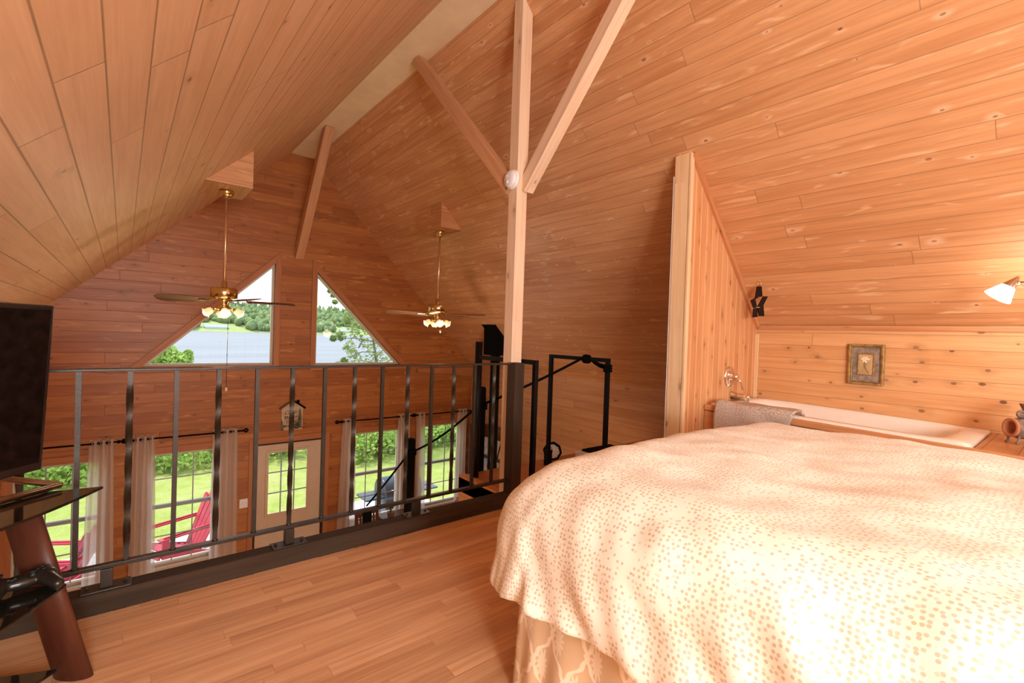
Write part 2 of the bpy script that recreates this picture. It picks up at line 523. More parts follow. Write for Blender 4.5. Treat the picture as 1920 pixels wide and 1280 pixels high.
# ------------------------------------------------------------------ mesh builder
class MB:
    def __init__(s):
        s.bm = bmesh.new()
        s.uvl = s.bm.loops.layers.uv.new('UVMap')

    def _uv(s, faces, U, Vv, off=None):
        N = U.cross(Vv)
        if off is None:
            off = (random.uniform(0, 20), random.uniform(0, 20))
        for f in faces:
            n = f.normal
            a, b, c = abs(n.dot(U)), abs(n.dot(Vv)), abs(n.dot(N))
            if c >= a and c >= b:
                p, q = U, Vv
            elif b >= a:
                p, q = U, N
            else:
                p, q = N, Vv
            for l in f.loops:
                l[s.uvl].uv = (l.vert.co.dot(p) + off[0], l.vert.co.dot(q) + off[1])

    def faces(s, pts, fs, U=None, Vv=None, off=None, smooth=False):
        vs = [s.bm.verts.new(p) for p in pts]
        out = []
        for f in fs:
            try:
                fc = s.bm.faces.new([vs[i] for i in f])
            except ValueError:
                continue
            fc.smooth = smooth
            out.append(fc)
        bmesh.ops.recalc_face_normals(s.bm, faces=out) if len(out) > 3 else None
        for f in out:
            f.normal_update()
        if U is None:
            U, Vv = V((1, 0, 0)), V((0, 0, 1))
        s._uv(out, U, Vv, off)
        return out

    def box(s, lo, hi, long=None, off=None):
        lo, hi = V(lo), V(hi)
        d = hi - lo
        ax = 'xyz'.index(long) if long else max(range(3), key=lambda i: d[i])
        U = V((0, 0, 0))
        U[ax] = 1
        Vv = V((0, 0, 1)) if ax != 2 else V((1, 0, 0))
        pts = [(x, y, z) for x in (lo.x, hi.x) for y in (lo.y, hi.y) for z in (lo.z, hi.z)]
        return s.faces(pts, [(0, 1, 3, 2), (4, 6, 7, 5), (0, 4, 5, 1), (2, 3, 7, 6), (0, 2, 6, 4), (1, 5, 7, 3)], U, Vv, off)

    def bar(s, a, b, w, h, upv=(0, 0, 1), w2=None, h2=None):
        """square bar from a to b, width w across, height h along upv"""
        a, b = V(a), V(b)
        d = (b - a).normalized()
        upv = V(upv)
        sd = d.cross(upv)
        if sd.length < 1e-5:
            sd = d.cross(V((1, 0, 0)))
        sd.normalize()
        u2 = sd.cross(d).normalized()
        w2 = w if w2 is None else w2
        h2 = h if h2 is None else h2
        pts = []
        for p, ww, hh in ((a, w, h), (b, w2, h2)):
            for sx_, sy_ in ((-1, -1), (1, -1), (1, 1), (-1, 1)):
                pts.append(p + sd * sx_ * ww / 2 + u2 * sy_ * hh / 2)
        return s.faces(pts, [(0, 3, 2, 1), (4, 5, 6, 7), (0, 1, 5, 4), (1, 2, 6, 5), (2, 3, 7, 6), (3, 0, 4, 7)], d, u2)

    def tube(s, pts, r, n=10, closed=False, cap=True, radii=None):
        pts = [V(p) for p in pts]
        k = len(pts)
        rings = []
        ref = None
        for i, p in enumerate(pts):
            if closed:
                d = (pts[(i + 1) % k] - pts[i - 1]).normalized()
            else:
                d = (pts[min(i + 1, k - 1)] - pts[max(i - 1, 0)]).normalized()
            if ref is None:
                ref = V((0, 0, 1)) if abs(d.z) < .9 else V((1, 0, 0))
            x = (ref - d * ref.dot(d))
            if x.length < 1e-6:
                x = d.orthogonal()
            x.normalize()
            ref = x
            y = d.cross(x)
            rr = radii[i] if radii else r
            rings.append([s.bm.verts.new(p + (x * cos(2 * pi * j / n) + y * sin(2 * pi * j / n)) * rr) for j in range(n)])
        out = []
        acc = 0
        for i in range(k if closed else k - 1):
            A, B = rings[i], rings[(i + 1) % k]
            L = (pts[(i + 1) % k] - pts[i]).length
            for j in range(n):
                f = s.bm.faces.new((A[j], A[(j + 1) % n], B[(j + 1) % n], B[j]))
                f.smooth = True
                rr = radii[i] if radii else r
                q = [(acc, j), (acc, j + 1), (acc + L, j + 1), (acc + L, j)]
                for l, (a_, b_) in zip(f.loops, q):
                    l[s.uvl].uv = (a_, b_ / n * 2 * pi * rr)
                out.append(f)
            acc += L
        if cap and not closed:
            for R_, fl in ((rings[0], True), (rings[-1], False)):
                f = s.bm.faces.new(R_[::-1] if fl else R_)
                out.append(f)
        return out

    def lathe(s, prof, origin=(0, 0, 0), axis=(0, 0, 1), n=24, cap=True, smooth=True, wob=None):
        o = V(origin)
        ax = V(axis).normalized()
        x = ax.orthogonal().normalized()
        y = ax.cross(x)
        rings = []
        for r, h in prof:
            ring = []
            for j in range(n):
                a = 2 * pi * j / n
                rr = max(r, 1e-4) * (wob(a, h) if wob else 1)
                ring.append(s.bm.verts.new(o + ax * h + (x * cos(a) + y * sin(a)) * rr))
            rings.append(ring)
        acc = 0
        for i in range(len(rings) - 1):
            L = hypot(prof[i + 1][0] - prof[i][0], prof[i + 1][1] - prof[i][1])
            for j in range(n):
                f = s.bm.faces.new((rings[i][j], rings[i][(j + 1) % n], rings[i + 1][(j + 1) % n], rings[i + 1][j]))
                f.smooth = smooth
                for l, (a_, b_) in zip(f.loops, ((acc, j), (acc, j + 1), (acc + L, j + 1), (acc + L, j))):
                    l[s.uvl].uv = (a_, b_ * .02)
            acc += L
        if cap:
            if prof[0][0] > 1e-3:
                s.bm.faces.new(rings[0][::-1])
            if prof[-1][0] > 1e-3:
                s.bm.faces.new(rings[-1])

    def prism(s, poly, depth, origin=(0, 0, 0), ex=(1, 0, 0), ey=(0, 0, 1), U=None, Vv=None, off=None):
        """extrude 2-D polygon: points origin + a*ex + b*ey, thickness depth along ex x ey"""
        ex, ey, o = V(ex), V(ey), V(origin)
        nn = ex.cross(ey).normalized()
        k = len(poly)
        pts = [o + ex * a + ey * b for a, b in poly] + [o + ex * a + ey * b + nn * depth for a, b in poly]
        fs = [tuple(range(k))[::-1], tuple(range(k, 2 * k))] + [(i, (i + 1) % k, (i + 1) % k + k, i + k) for i in range(k)]
        return s.faces(pts, fs, U or ex, Vv or ey, off)

    def ball(s, c, r, seg=12, rings=8, scale=(1, 1, 1)):
        prof = [(r * sin(pi * i / rings), -r * cos(pi * i / rings)) for i in range(rings + 1)]
        k0 = len(s.bm.verts)
        s.lathe(prof, (0, 0, 0), (0, 0, 1), seg, cap=False)
        s.bm.verts.ensure_lookup_table()
        for v in s.bm.verts[k0:]:
            v.co = V((v.co.x * scale[0], v.co.y * scale[1], v.co.z * scale[2])) + V(c)

    def torus(s, c, R, r, axis=(0, 0, 1), n=24, m=8):
        ax = V(axis).normalized()
        x = ax.orthogonal().normalized()
        y = ax.cross(x)
        s.tube([V(c) + (x * cos(2 * pi * i / n) + y * sin(2 * pi * i / n)) * R for i in range(n)], r, m, closed=True)

    def build(s, name, mat, parent=None, world=True, bevel=0, weld=False, smooth_angle=None):
        if weld:
            bmesh.ops.remove_doubles(s.bm, verts=s.bm.verts, dist=1e-4)
        me = bpy.data.meshes.new(name)
        s.bm.to_mesh(me)
        s.bm.free()
        me.materials.append(mat)
        o = bpy.data.objects.new(name, me)
        COL.objects.link(o)
        if parent is not None:
            o.parent = parent
            if world:
                r = parent
                mt = Matrix.Identity(4)
                while r is not None:
                    mt = r.matrix_parent_inverse @ r.matrix_basis @ mt if False else (r.matrix_parent_inverse @ Matrix.LocRotScale(r.location, r.rotation_euler, r.scale) @ mt)
                    r = r.parent
                o.matrix_parent_inverse = mt.inverted()
        if bevel:
            b = o.modifiers.new('bevel', 'BEVEL')
            b.width = bevel
            b.segments = 2
            b.limit_method = 'ANGLE'
            b.angle_limit = radians(40)
        return o


def tag(o, label=None, cat=None, group=None, kind=None):
    if label:
        o['label'] = label
    if cat:
        o['category'] = cat
    if group:
        o['group'] = group
    if kind:
        o['kind'] = kind
    return o


def thing(name, label, cat, loc=(0, 0, 0), rz=0, group=None):
    o = bpy.data.objects.new(name, None)
    o.empty_display_size = .1
    COL.objects.link(o)
    o.location = loc
    o.rotation_euler = (0, 0, rz)
    return tag(o, label, cat, group)


def struct(o):
    o['kind'] = 'structure'
    return o


KIDS = {}


def copy_tree(o, parent=None):
    kids = [c for c in bpy.data.objects if c.parent is o]
    c = o.copy()
    COL.objects.link(c)
    if parent:
        c.parent = parent
    for k in kids:
        copy_tree(k, c)
    return c


def ray(x, y):
    return fw + rt * ((x - 960) / F_PX) - up * ((y - 640) / F_PX)


# ================================================================== THE SHELL
GY = 7.6                # gable wall
ZM = -2.5               # main floor
XL, XR = -1.5, 5.262    # side walls
RX0, RX1, RZ = 1.88, 2.20, 3.85
SL, SR = .95, 1.047
KX = 4.521              # knee wall of the loft


def zl(x): return RZ - SL * (RX0 - x)
def zr(x): return RZ - SR * (x - RX1)


BACK = -3.0
# loft floor
b = MB()
b.box((XL, BACK, -.28), (2.30, 2.65, 0), 'x')
b.box((2.30, BACK, -.28), (XR, 3.47, 0), 'x')
struct(b.build('floor', M['floor']))
b = MB()
b.box((2.36, 2.66, 0.0005), (XR - .02, 3.475, .012), 'y')
struct(b.build('trim_landing_boards', M['landing']))
b = MB()
b.box((2.30, 2.745, -.12), (2.37, 3.48, .016), 'y')
struct(b.build('trim_landing_nosing', M['trim']))
b = MB()
b.box((XL, BACK, ZM - .1), (XR, GY, ZM), 'x')
struct(b.build('floor_main', M['mainfloor']))
# loft edge timber
b = MB()
b.box((XL + .02, 2.65, 0), (2.215, 2.742, .092), 'x')
struct(b.build('trim_loft_edge', M['curb'], bevel=.004))

# sloped ceilings (solid slabs)
def slab(name, x0, z0, x1, z1, mat, y0=BACK, y1=GY, up_v=.12):
    bb = MB()
    d = V((x1 - x0, 0, z1 - z0)).normalized()
    pts = [(x0, y0, z0), (x1, y0, z1), (x1, y1, z1), (x0, y1, z0), (x0, y0, z0 + up_v), (x1, y0, z1 + up_v), (x1, y1, z1 + up_v), (x0, y1, z0 + up_v)]
    bb.faces(pts, [(0, 3, 2, 1), (4, 5, 6, 7), (0, 1, 5, 4), (2, 3, 7, 6), (1, 2, 6, 5), (0, 4, 7, 3)], V((0, 1, 0)), d, (0.3, .02))
    return struct(bb.build(name, mat))


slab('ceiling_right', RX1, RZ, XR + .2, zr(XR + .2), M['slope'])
slab('ceiling_left', XL - .2, zl(XL - .2), RX0, RZ, M['slope_left'])
b = MB()
b.box((RX0 - .05, BACK, RZ), (RX1 + .05, GY, RZ + .1), 'y')
struct(b.build('ceiling_ridge', M['ridge']))
b = MB()
b.box((XL - .12, BACK, ZM), (XL, GY, zl(XL) + .02), 'y')
struct(b.build('wall_left', M['sidewall']))
b = MB()
b.box((XR, BACK, ZM), (XR + .12, GY, zr(XR) + .02), 'y', (0, .04))
struct(b.build('wall_right', M['sidewall']))


# ------------------------------------------------------------------ gable wall with openings
def wall_with_holes(name, outline, holes, y0, thick, mat):
    cu = bpy.data.curves.new(name, 'CURVE')
    cu.dimensions = '2D'
    cu.fill_mode = 'BOTH'
    cu.extrude = thick / 2
    for poly in [outline] + holes:
        sp = cu.splines.new('POLY')
        sp.points.add(len(poly) - 1)
        for p, (a, c) in zip(sp.points, poly):
            p.co = (a, c, 0, 1)
        sp.use_cyclic_u = True
    tmp = bpy.data.objects.new(name, cu)
    COL.objects.link(tmp)
    dg = bpy.context.evaluated_depsgraph_get()
    me = bpy.data.meshes.new_from_object(tmp.evaluated_get(dg))
    bpy.data.objects.remove(tmp)
    me.transform(Matrix.Translation((0, y0 + thick / 2, 0)) @ Matrix.Rotation(pi / 2, 4, 'X'))
    bm = bmesh.new()
    bm.from_mesh(me)
    uvl = bm.loops.layers.uv.verify()
    bmesh.ops.recalc_face_normals(bm, faces=bm.faces)
    for f in bm.faces:
        n = f.normal
        for l in f.loops:
            c = l.vert.co
            if abs(n.y) > .5:
                l[uvl].uv = (c.x + 10, c.z + 10)
            else:
                l[uvl].uv = (c.y + 10, c.z + c.x)
    bm.to_mesh(me)
    bm.free()
    me.materials.clear()
    me.materials.append(mat)
    o = bpy.data.objects.new(name, me)
    COL.objects.link(o)
    return struct(o)


HEAD, SILL = -.43, -1.92
WINS = [(-.93, -.17), (.30, 1.03), (2.90, 3.80), (4.17, 5.06)]
TRI_L = [(.19, .705), (1.715, .705), (1.715, 2.20)]
TRI_R = [(2.307, .695), (3.735, .695), (2.307, 2.135)]
DOOR = (1.50, 2.49)
outline = [(XL, ZM), (DOOR[0], ZM), (DOOR[0], -.445), (DOOR[1], -.445), (DOOR[1], ZM), (XR, ZM), (XR, zr(XR)), (RX1, RZ), (RX0, RZ), (XL, zl(XL))]
holes = [[(a, SILL), (c, SILL), (c, HEAD), (a, HEAD)] for a, c in WINS]
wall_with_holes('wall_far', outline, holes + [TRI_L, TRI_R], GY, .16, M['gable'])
b = MB()
b.box((XL - .1, BACK - .1, ZM), (XR + .1, BACK, RZ), 'x')
struct(b.build('wall_back', M['knee']))


def tri_window(n, tri, label):
    root = thing('window_%d' % n, label, 'window', (tri[0][0], GY, tri[0][1]))
    root['kind'] = 'structure'
    c = V((sum(p[0] for p in tri) / 3, sum(p[1] for p in tri) / 3))
    k = 3
    # casing boards on the wall, mitred
    def offs(d):
        res = []
        for i in range(3):
            p0, p1, p2 = V(tri[i - 1]), V(tri[i]), V(tri[(i + 1) % 3])
            def line(a, e):
                t = (e - a).normalized()
                nn = V((t.y, -t.x))
                if nn.dot(a - c) < 0:
                    nn = -nn
                return a + nn * d, t
            a, ta = line(p0, p1)
            e, te = line(p1, p2)
            den = ta.x * te.y - ta.y * te.x
            s_ = ((e - a).x * te.y - (e - a).y * te.x) / den
            res.append(a + ta * s_)
        return res
    outer, inner, vin = offs(.075), offs(0), offs(-.03)
    for i in range(3):
        j = (i + 1) % 3
        bb = MB()
        pl = [inner[i], inner[j], outer[j], outer[i]]
        t = (inner[j] - inner[i]).normalized()
        bb.prism([(p.x, p.y) for p in pl], -.022 if False else .022, (0, GY, 0), (1, 0, 0), (0, 0, 1), V((t.x, 0, t.y)), V((-t.y, 0, t.x)))
        bb.build('casing', M['gabletrim'], root, bevel=.003)
    bb = MB()
    for i in range(3):
        j = (i + 1) % 3
        pl = [inner[i], inner[j], vin[j], vin[i]]
        bb.prism([(p.x, p.y) for p in pl], .05, (0, GY + .11, 0))
    tag(bb.build('sash', M['vinyl'], root), 'cream vinyl sash')
    bb = MB()
    bb.prism([(p.x, p.y) for p in vin], .006, (0, GY + .09, 0))
    bb.build('pane', M['glass'], root)
    return root


tri_window(5, TRI_L, 'left triangular gable window with a lake view')
tri_window(6, TRI_R, 'right triangular gable window with a lake view and birch branches')


def sash_window(n, a, c, label):
    root = thing('window_%d' % n, label, 'window', (a, GY, SILL))
    root['kind'] = 'structure'
    bb = MB()
    t = .035
    y0, y1 = GY + .05, GY + .13
    bb.box((a, y0, SILL), (a + t, y1, HEAD))
    bb.box((c - t, y0, SILL), (c, y1, HEAD))
    bb.box((a + t, y0, HEAD - t), (c - t, y1, HEAD))
    bb.box((a + t, y0, SILL), (c - t, y1, SILL + t))
    bb.build('frame', M['vinyl'], root)
    mz = (HEAD + SILL) / 2 + .03
    bb = MB()
    bb.box((a + t, y0 + .01, mz - .022), (c - t, y0 + .06, mz + .022))
    bb.box(((a + c) / 2 + .2, y0 - .008, mz + .008), ((a + c) / 2 + .27, y0 + .012, mz + .03))
    tag(bb.build('meeting_rail', M['grille'], root), 'grey meeting rail with a latch')
    bb = MB()
    w = .0065
    for f in (1 / 3, 2 / 3):
        x = a + t + (c - a - 2 * t) * f
        bb.box((x - w, y0 + .035, SILL + t), (x + w, y0 + .047, HEAD - t))
    for z in ((HEAD + mz) / 2, (SILL + mz) / 2 - .01):
        bb.box((a + t, y0 + .036, z - w), (c - t, y0 + .046, z + w))
    tag(bb.build('grille', M['grille'], root), 'thin grey grille bars')
    bb = MB()
    bb.box((a + t, y0 + .05, SILL + t), (c - t, y0 + .056, HEAD - t))
    bb.build('pane', M['glass'], root)
    bb = MB()
    bb.box((a - .09, GY - .02, HEAD), (c + .09, GY, HEAD + .085), 'x')
    bb.box((a - .085, GY - .018, SILL), (a, GY, HEAD), 'z')
    bb.box((c, GY - .018, SILL), (c + .085, GY, HEAD), 'z')
    bb.build('casing', M['gabletrim'], root, bevel=.003)
    bb = MB()
    bb.box((a - .1, GY - .05, SILL - .045), (c + .1, GY + .05, SILL + .007), 'x')
    tag(bb.build('sill', M['cream'], root, bevel=.004), 'cream painted sill')


for i, (a, c) in enumerate(WINS):
    sash_window(i + 1, a, c, ['leftmost lower window, partly behind the television stand', 'lower window just left of the glazed door, red chair outside',
                              'lower window just right of the glazed door, grill outside', 'rightmost lower window, beyond the stair posts'][i])

# ------------------------------------------------------------------ glazed door
door = thing('door_1', 'cream glazed door with nine panes in the far wall', 'door', (DOOR[0], GY, ZM))
door['kind'] = 'structure'
gx0, gx1, gz0, gz1 = 1.685, 2.245, -1.51, -.59
dx0, dx1, dz1 = 1.535, 2.455, -.475
b = MB()
dy0, dy1 = GY + .02, GY + .065
b.box((dx0, dy0, ZM + .01), (gx0, dy1, dz1))
b.box((gx1, dy0, ZM + .01), (dx1, dy1, dz1))
b.box((gx0, dy0, gz1), (gx1, dy1, dz1))
b.box((gx0, dy0, ZM + .01), (gx1, dy1, gz0))
b.build('slab', M['cream'], door)
b = MB()
for (x0, x1, z0, z1) in ((gx0 - .03, gx0 + .01, gz0 - .03, gz1 + .03), (gx1 - .01, gx1 + .03, gz0 - .03, gz1 + .03),
                         (gx0 + .01, gx1 - .01, gz1 - .01, gz1 + .03), (gx0 + .01, gx1 - .01, gz0 - .03, gz0 + .01)):
    b.box((x0, dy0 - .014, z0), (x1, dy0, z1))
b.build('glazing_frame', M['cream'], door, bevel=.004)
b = MB()
for f in (1 / 3, 2 / 3):
    x = gx0 + (gx1 - gx0) * f
    b.box((x - .008, dy0 + .008, gz0), (x + .008, dy0 + .02, gz1))
    z = gz0 + (gz1 - gz0) * f
    b.box((gx0, dy0 + .009, z - .008), (gx1, dy0 + .019, z + .008))
tag(b.build('grille', M['grille'], door), 'grey grille bars')
b = MB()
b.box((gx0, dy0 + .022, gz0), (gx1, dy0 + .028, gz1))
b.build('pane', M['glass'], door)
b = MB()
b.box((DOOR[0], GY, ZM), (dx0 - .004, GY + .14, -.445))
b.box((dx1 + .004, GY, ZM), (DOOR[1], GY + .14, -.445))
b.box((dx0 - .004, GY, dz1 + .004), (dx1 + .004, GY + .14, -.445))
b.build('jamb', M['curb'], door)
b = MB()
b.box((DOOR[0] - .07, GY - .018, -.445), (DOOR[1] + .07, GY, -.36), 'x')
b.box((DOOR[0] - .07, GY - .018, ZM), (DOOR[0], GY, -.445), 'z')
b.box((DOOR[1], GY - .018, ZM), (DOOR[1] + .07, GY, -.445), 'z')
b.build('casing', M['gabletrim'], door, bevel=.003)

# small tapered boards in the eave corners of the gable
b = MB()
b.prism([(XL, .50), (-.14, .60), (-.14, .63), (-.75, .70), (XL, .70)], .05, (0, GY, 0))
struct(b.build('trim_left_eave_board', M['gabletrim']))
b = MB()
b.prism([(4.06, .56), (XR, .44), (XR, .62), (4.06, .62)], .05, (0, GY, 0))
struct(b.build('trim_right_eave_board', M['gabletrim']))

# ------------------------------------------------------------------ tub alcove: knee wall and partition
b = MB()
b.box((KX, BACK, 0), (KX + .1, 1.95, zr(KX) + .05), 'y', (0, .02))
struct(b.build('wall_knee', M['knee']))
PX0 = 3.30
b = MB()
b.prism([(PX0, 0), (KX + .1, 0), (KX + .1, zr(KX + .1)), (PX0, zr(PX0))], -.12, (0, 1.95, 0), (1, 0, 0), (0, 0, 1), V((0, 0, 1)), V((1, 0, 0)), (0, 0))
struct(b.build('wall_partition', M['partition']))
b = MB()
b.box((PX0 - .02, 1.945, 0), (PX0, 2.075, zr(PX0) - .02), 'z')
b.box((PX0 - .026, 1.932, 0), (PX0 + .012, 1.95, zr(PX0) - .03), 'z')
struct(b.build('trim_partition_end', M['pale'], bevel=.002))
b = MB()
b.box((PX0 - .012, 2.076, 0), (KX, 2.092, 1.0), 'z')
b.box((PX0 - .012, 2.076, 1.0), (PX0 + .15, 2.092, zr(PX0) - .17), 'z')
struct(b.build('trim_drywall_edge', M['drywall']))
b = MB()
d_ = V((1, 0, -SR)).normalized()
b.bar(V((PX0, 1.938, zr(PX0) - .03)), V((KX - .02, 1.938, zr(KX - .02) - .03)), .024, .045, (0, 0, 1))
struct(b.build('trim_partition_top', M['trim']))
b = MB()
b.box((KX - .018, BACK, zr(KX) - .035), (KX, 1.93, zr(KX) - .005), 'y')
struct(b.build('trim_knee_top', M['trim']))
b = MB()
b.box((KX - .03, 1.926, .76), (KX - .004, 1.95, 1.34), 'z')
struct(b.build('trim_knee_corner', M['pale']))

# ================================================================== TIMBER POST AND BRACES
PCX, PCY = 2.308, 2.80
post = thing('timber_post', 'pale square timber post with two slanting braces beside the railing end', 'post', (PCX, PCY, 0))
b = MB()
b.box((PCX - .05, PCY - .05, 0), (PCX + .05, PCY + .05, zr(PCX - .05) + .03), 'z')
b.build('shaft', M['timber'], post, bevel=.004)
b = MB()
b.bar((PCX - .03, PCY + .02, 2.36), (2.13, 4.14, 3.85), .095, .10, (0, 0, 1))
tag(b.build('brace', M['timber_red'], post, bevel=.004), 'reddish brace rising away from the camera')
b = MB()
b.bar((PCX + .045, PCY - .035, 2.37), (2.30, 1.42, 3.78), .092, .10, (0, 0, 1))
tag(b.build('brace', M['timber'], post, bevel=.004), 'pale brace rising toward the camera')

br = MB()
br.bar((2.02, 7.58, 2.33), (2.0, 6.28, 3.88), .115, .14, (0, 0, 1))
tag(br.build('ridge_brace', M['timber_red'], bevel=.004), 'dark slanting timber brace on the far wall above the triangular windows', 'brace')

# smoke detector on the post
sd = thing('smoke_detector', 'white round smoke detector fixed to the timber post', 'smoke detector', (PCX - .05, PCY - .005, 2.42))
sdp = V((PCX - .0505, PCY - .005, 2.425))
b = MB()
b.lathe([(.001, 0), (.072, 0), (.074, .008), (.074, .022), (.066, .03)], sdp, (-1, 0, 0), 32)
b.build('base', M['white'], sd)
b = MB()
b.lathe([(.064, .028), (.062, .042), (.055, .05), (.03, .053), (.001, .053)], sdp, (-1, 0, 0), 32, cap=False)
b.build('cover', M['white'], sd)
b = MB()
b.lathe([(.014, .052), (.014, .057), (.001, .058)], sdp + V((0, .012, -.022)), (-1, 0, 0), 14)
b.box(sdp + V((-.056, .0, .008)), sdp + V((-.05, .028, .03)))
b.build('test_button', M['white'], sd)

# ================================================================== RAILING
RY = 2.70
rail = thing('railing', 'dark iron balustrade with flat and twisted bars along the loft edge', 'railing', (1, RY, .092))
b = MB()
b.box((XL + .02, RY - .019, 1.038), (2.215, RY + .019, 1.05), 'x')
b.build('top_rail', M['iron'], rail, bevel=.002)
b = MB()
b.box((XL + .02, RY - .016, .178), (2.215, RY + .016, .196), 'x')
b.build('bottom_rail', M['iron'], rail, bevel=.002)


def baluster(x, twisted):
    bb = MB()
    h = .0095
    z0, z1 = .196, 1.038
    ks = 72 if twisted else 1
    for q in range(4):                     # each side of the square bar is its own smooth strip
        strip = []
        for i in range(ks + 1):
            t = i / ks
            z = z0 + (z1 - z0) * t
            a = min(1, max(0, (t - .06) / .88)) * 2 * pi * 1.25 if twisted else 0
            pr = []
            for w_ in (0, .5, 1):
                p_ = [(cos(a + pi / 4 + (q + m_) * pi / 2), sin(a + pi / 4 + (q + m_) * pi / 2)) for m_ in (0, 1)]
                pr.append(bb.bm.verts.new((x + h * 1.414 * (p_[0][0] * (1 - w_) + p_[1][0] * w_), RY + h * 1.414 * (p_[0][1] * (1 - w_) + p_[1][1] * w_), z)))
            strip.append(pr)
        for i in range(ks):
            for w_ in (0, 1):
                f = bb.bm.faces.new((strip[i][w_], strip[i][w_ + 1], strip[i + 1][w_ + 1], strip[i + 1][w_]))
                f.smooth = twisted
    bb.lathe([(.014, z0), (.012, z0 + .008), (.004, z0 + .012)], (x, RY, 0), (0, 0, 1), 8, smooth=True)
    return bb.build('baluster', M['iron'], rail)


for k in range(-7, 14):
    x = -.14 + .1695 * k
    if x > XL + .1:
        baluster(x, k % 2 != 0)
for x in (-.94, -.035, .71, 1.47):
    b = MB()
    b.box((x - .022, RY - .022, .10), (x + .022, RY + .022, .178), 'z')
    b.box((x - .085, RY - .045, .092), (x + .085, RY + .04, .10), 'x')
    for sx_ in (-1, 1):
        b.lathe([(.008, .10), (.008, .107), (.001, .109)], (x + sx_ * .065, RY, 0), (0, 0, 1), 8)
    b.build('foot', M['iron'], rail, bevel=.002)
b = MB()
b.box((2.215, 2.65, 0), (2.305, 2.742, 1.052), 'z')
tag(b.build('end_post', M['curb'], rail, bevel=.004), 'dark square end post')

# ================================================================== STAIR GUARDS, STAIR, ROPE
def guard(name, label, x, y0, y1, ztop, r, thick_first, zt2):
    root = thing(name, label, 'guard rail', (x, y0, 0))
    bb = MB()
    if thick_first:
        bb.tube([(x, y1, -.02 if thick_first else .012), (x, y1, zt2)], .032, 16)
        bb.build('post', M['black'], root)
    else:
        bb.box((x - r, y1 - r, .012), (x + r, y1 + r, ztop))
        bb.box((x - .028, y1 - .028, .012), (x + .028, y1 + .028, .16))
        bb.build('post', M['black'], root, bevel=.002)
    bb = MB()
    bb.box((x - r, y0 - r, .012), (x + r, y0 + r, ztop - r * 2))
    bb.build('post', M['black'], root, bevel=.002)
    bb = MB()
    bb.box((x - r, y0 - r, ztop - r * 2), (x + r, (y1 - .03) if thick_first else (y1 - r), ztop), 'y')
    bb.build('top_bar', M['black'], root, bevel=.002)
    return root


guard('pipe_guard', 'black pipe guard with a thick round post on the landing behind the railing', 2.392, 2.625, 3.36, 1.073, .017, True, 1.19)
guard('steel_guard', 'black square steel hoop guard on the landing, tied with rope', 3.2, 2.60, 3.29, 1.085, .017, False, 0)

# stair down to the main floor
st = thing('staircase', 'wooden stair running down from the landing to the main room', 'staircase', (2.9, 3.5, ZM))
nst = 12
rise = -ZM / (nst + 1)
run = .235
for i in range(nst):
    z = -rise * (i + 1)
    y = 3.49 + run * i
    b = MB()
    b.box((2.62, y, z - .035), (3.30, y + run + .02, z), 'x')
    b.build('tread', M['landing'], st)
for x in (2.585, 3.30):
    b = MB()
    yE = 3.49 + run * nst
    b.prism([(3.49, -.30), (3.49, -.02), (yE, ZM + .16), (yE, ZM), (yE - .2, ZM)], .035, (x, 0, 0), (0, 1, 0), (0, 0, 1))
    b.build('stringer', M['landing'], st)

posts = [(2.545, 3.525, -.5, .775, .036), (2.535, 4.83, -1.75, .055, .040), (2.49, 5.87, ZM, -1.05, .046)]
plab = ['black square stair post with rope, topmost beside the chimney pipe', 'black square stair post with a rope wrapped round it, middle of the flight',
        'short black stair post, lowest of the flight, in front of the dining chair']
for (x, y, z0, z1, h), lb in zip(posts, plab):
    root = thing('stair_post', lb, 'post', (x, y, z0), 0, 'rope posts of the stair')
    b = MB()
    b.box((x - h, y - h, z0), (x + h, y + h, z1 - .012), 'z')
    b.build('shaft', M['blackmatte'], root, bevel=.004)
    b = MB()
    b.box((x - h + .006, y - h + .006, z1 - .012), (x + h - .006, y + h - .006, z1))
    b.build('cap', M['blackmatte'], root)
    if lb.startswith('short'):
        b = MB()
        b.box((x - h - .025, y - h - .025, z1 - .34), (x + h + .025, y + h + .025, z1 - .28))
        b.build('collar', M['blackmatte'], root, bevel=.01)

rope = thing('rope', 'black rope strung from the steel guard down along the stair posts', 'rope', (3.2, 2.84, 1.09))
def sag(p, q, s_=.02, n=12):
    p, q = V(p), V(q)
    return [p.lerp(q, i / n) - V((0, 0, s_ * sin(pi * i / n))) for i in range(n + 1)]
rA = (2.545 - .045, 3.525 - .02, .60)
rB = (2.535 - .045, 4.83 - .045, -.10)
rC = (2.49 - .03, 5.87 - .05, -.99)
b = MB()
b.tube(sag((3.2, 2.60, 1.02), (3.2 - .01, 2.84, 1.10)), .011, 8)
b.tube(sag((3.2 + .015, 2.60, 1.0), (3.2 + .012, 2.84, 1.095), .03), .011, 8)
b.tube(sag((3.19, 2.84, 1.09), rA, .02), .0115, 8)
b.tube(sag(rA, rB, .05), .0115, 8)
b.tube(sag(rB, rC, .01), .0115, 8)
b.build('line', M['rope'], rope)
for (c, R_, ax) in (((3.2, 2.60, 1.0), .029, (0, 0, 1)), ((3.2, 2.84, 1.066), .029, (0, 1, 0)), ((2.545, 3.525, .60), .055, (0, 0, 1)),
                    ((2.535, 4.83, -.10), .060, (0, 0, 1))):
    b = MB()
    for k in (-1, 0, 1):
        b.torus(V(c) + V(ax) * k * .021, R_, .0115, ax, 20, 8)
    b.build('knot', M['rope'], rope)

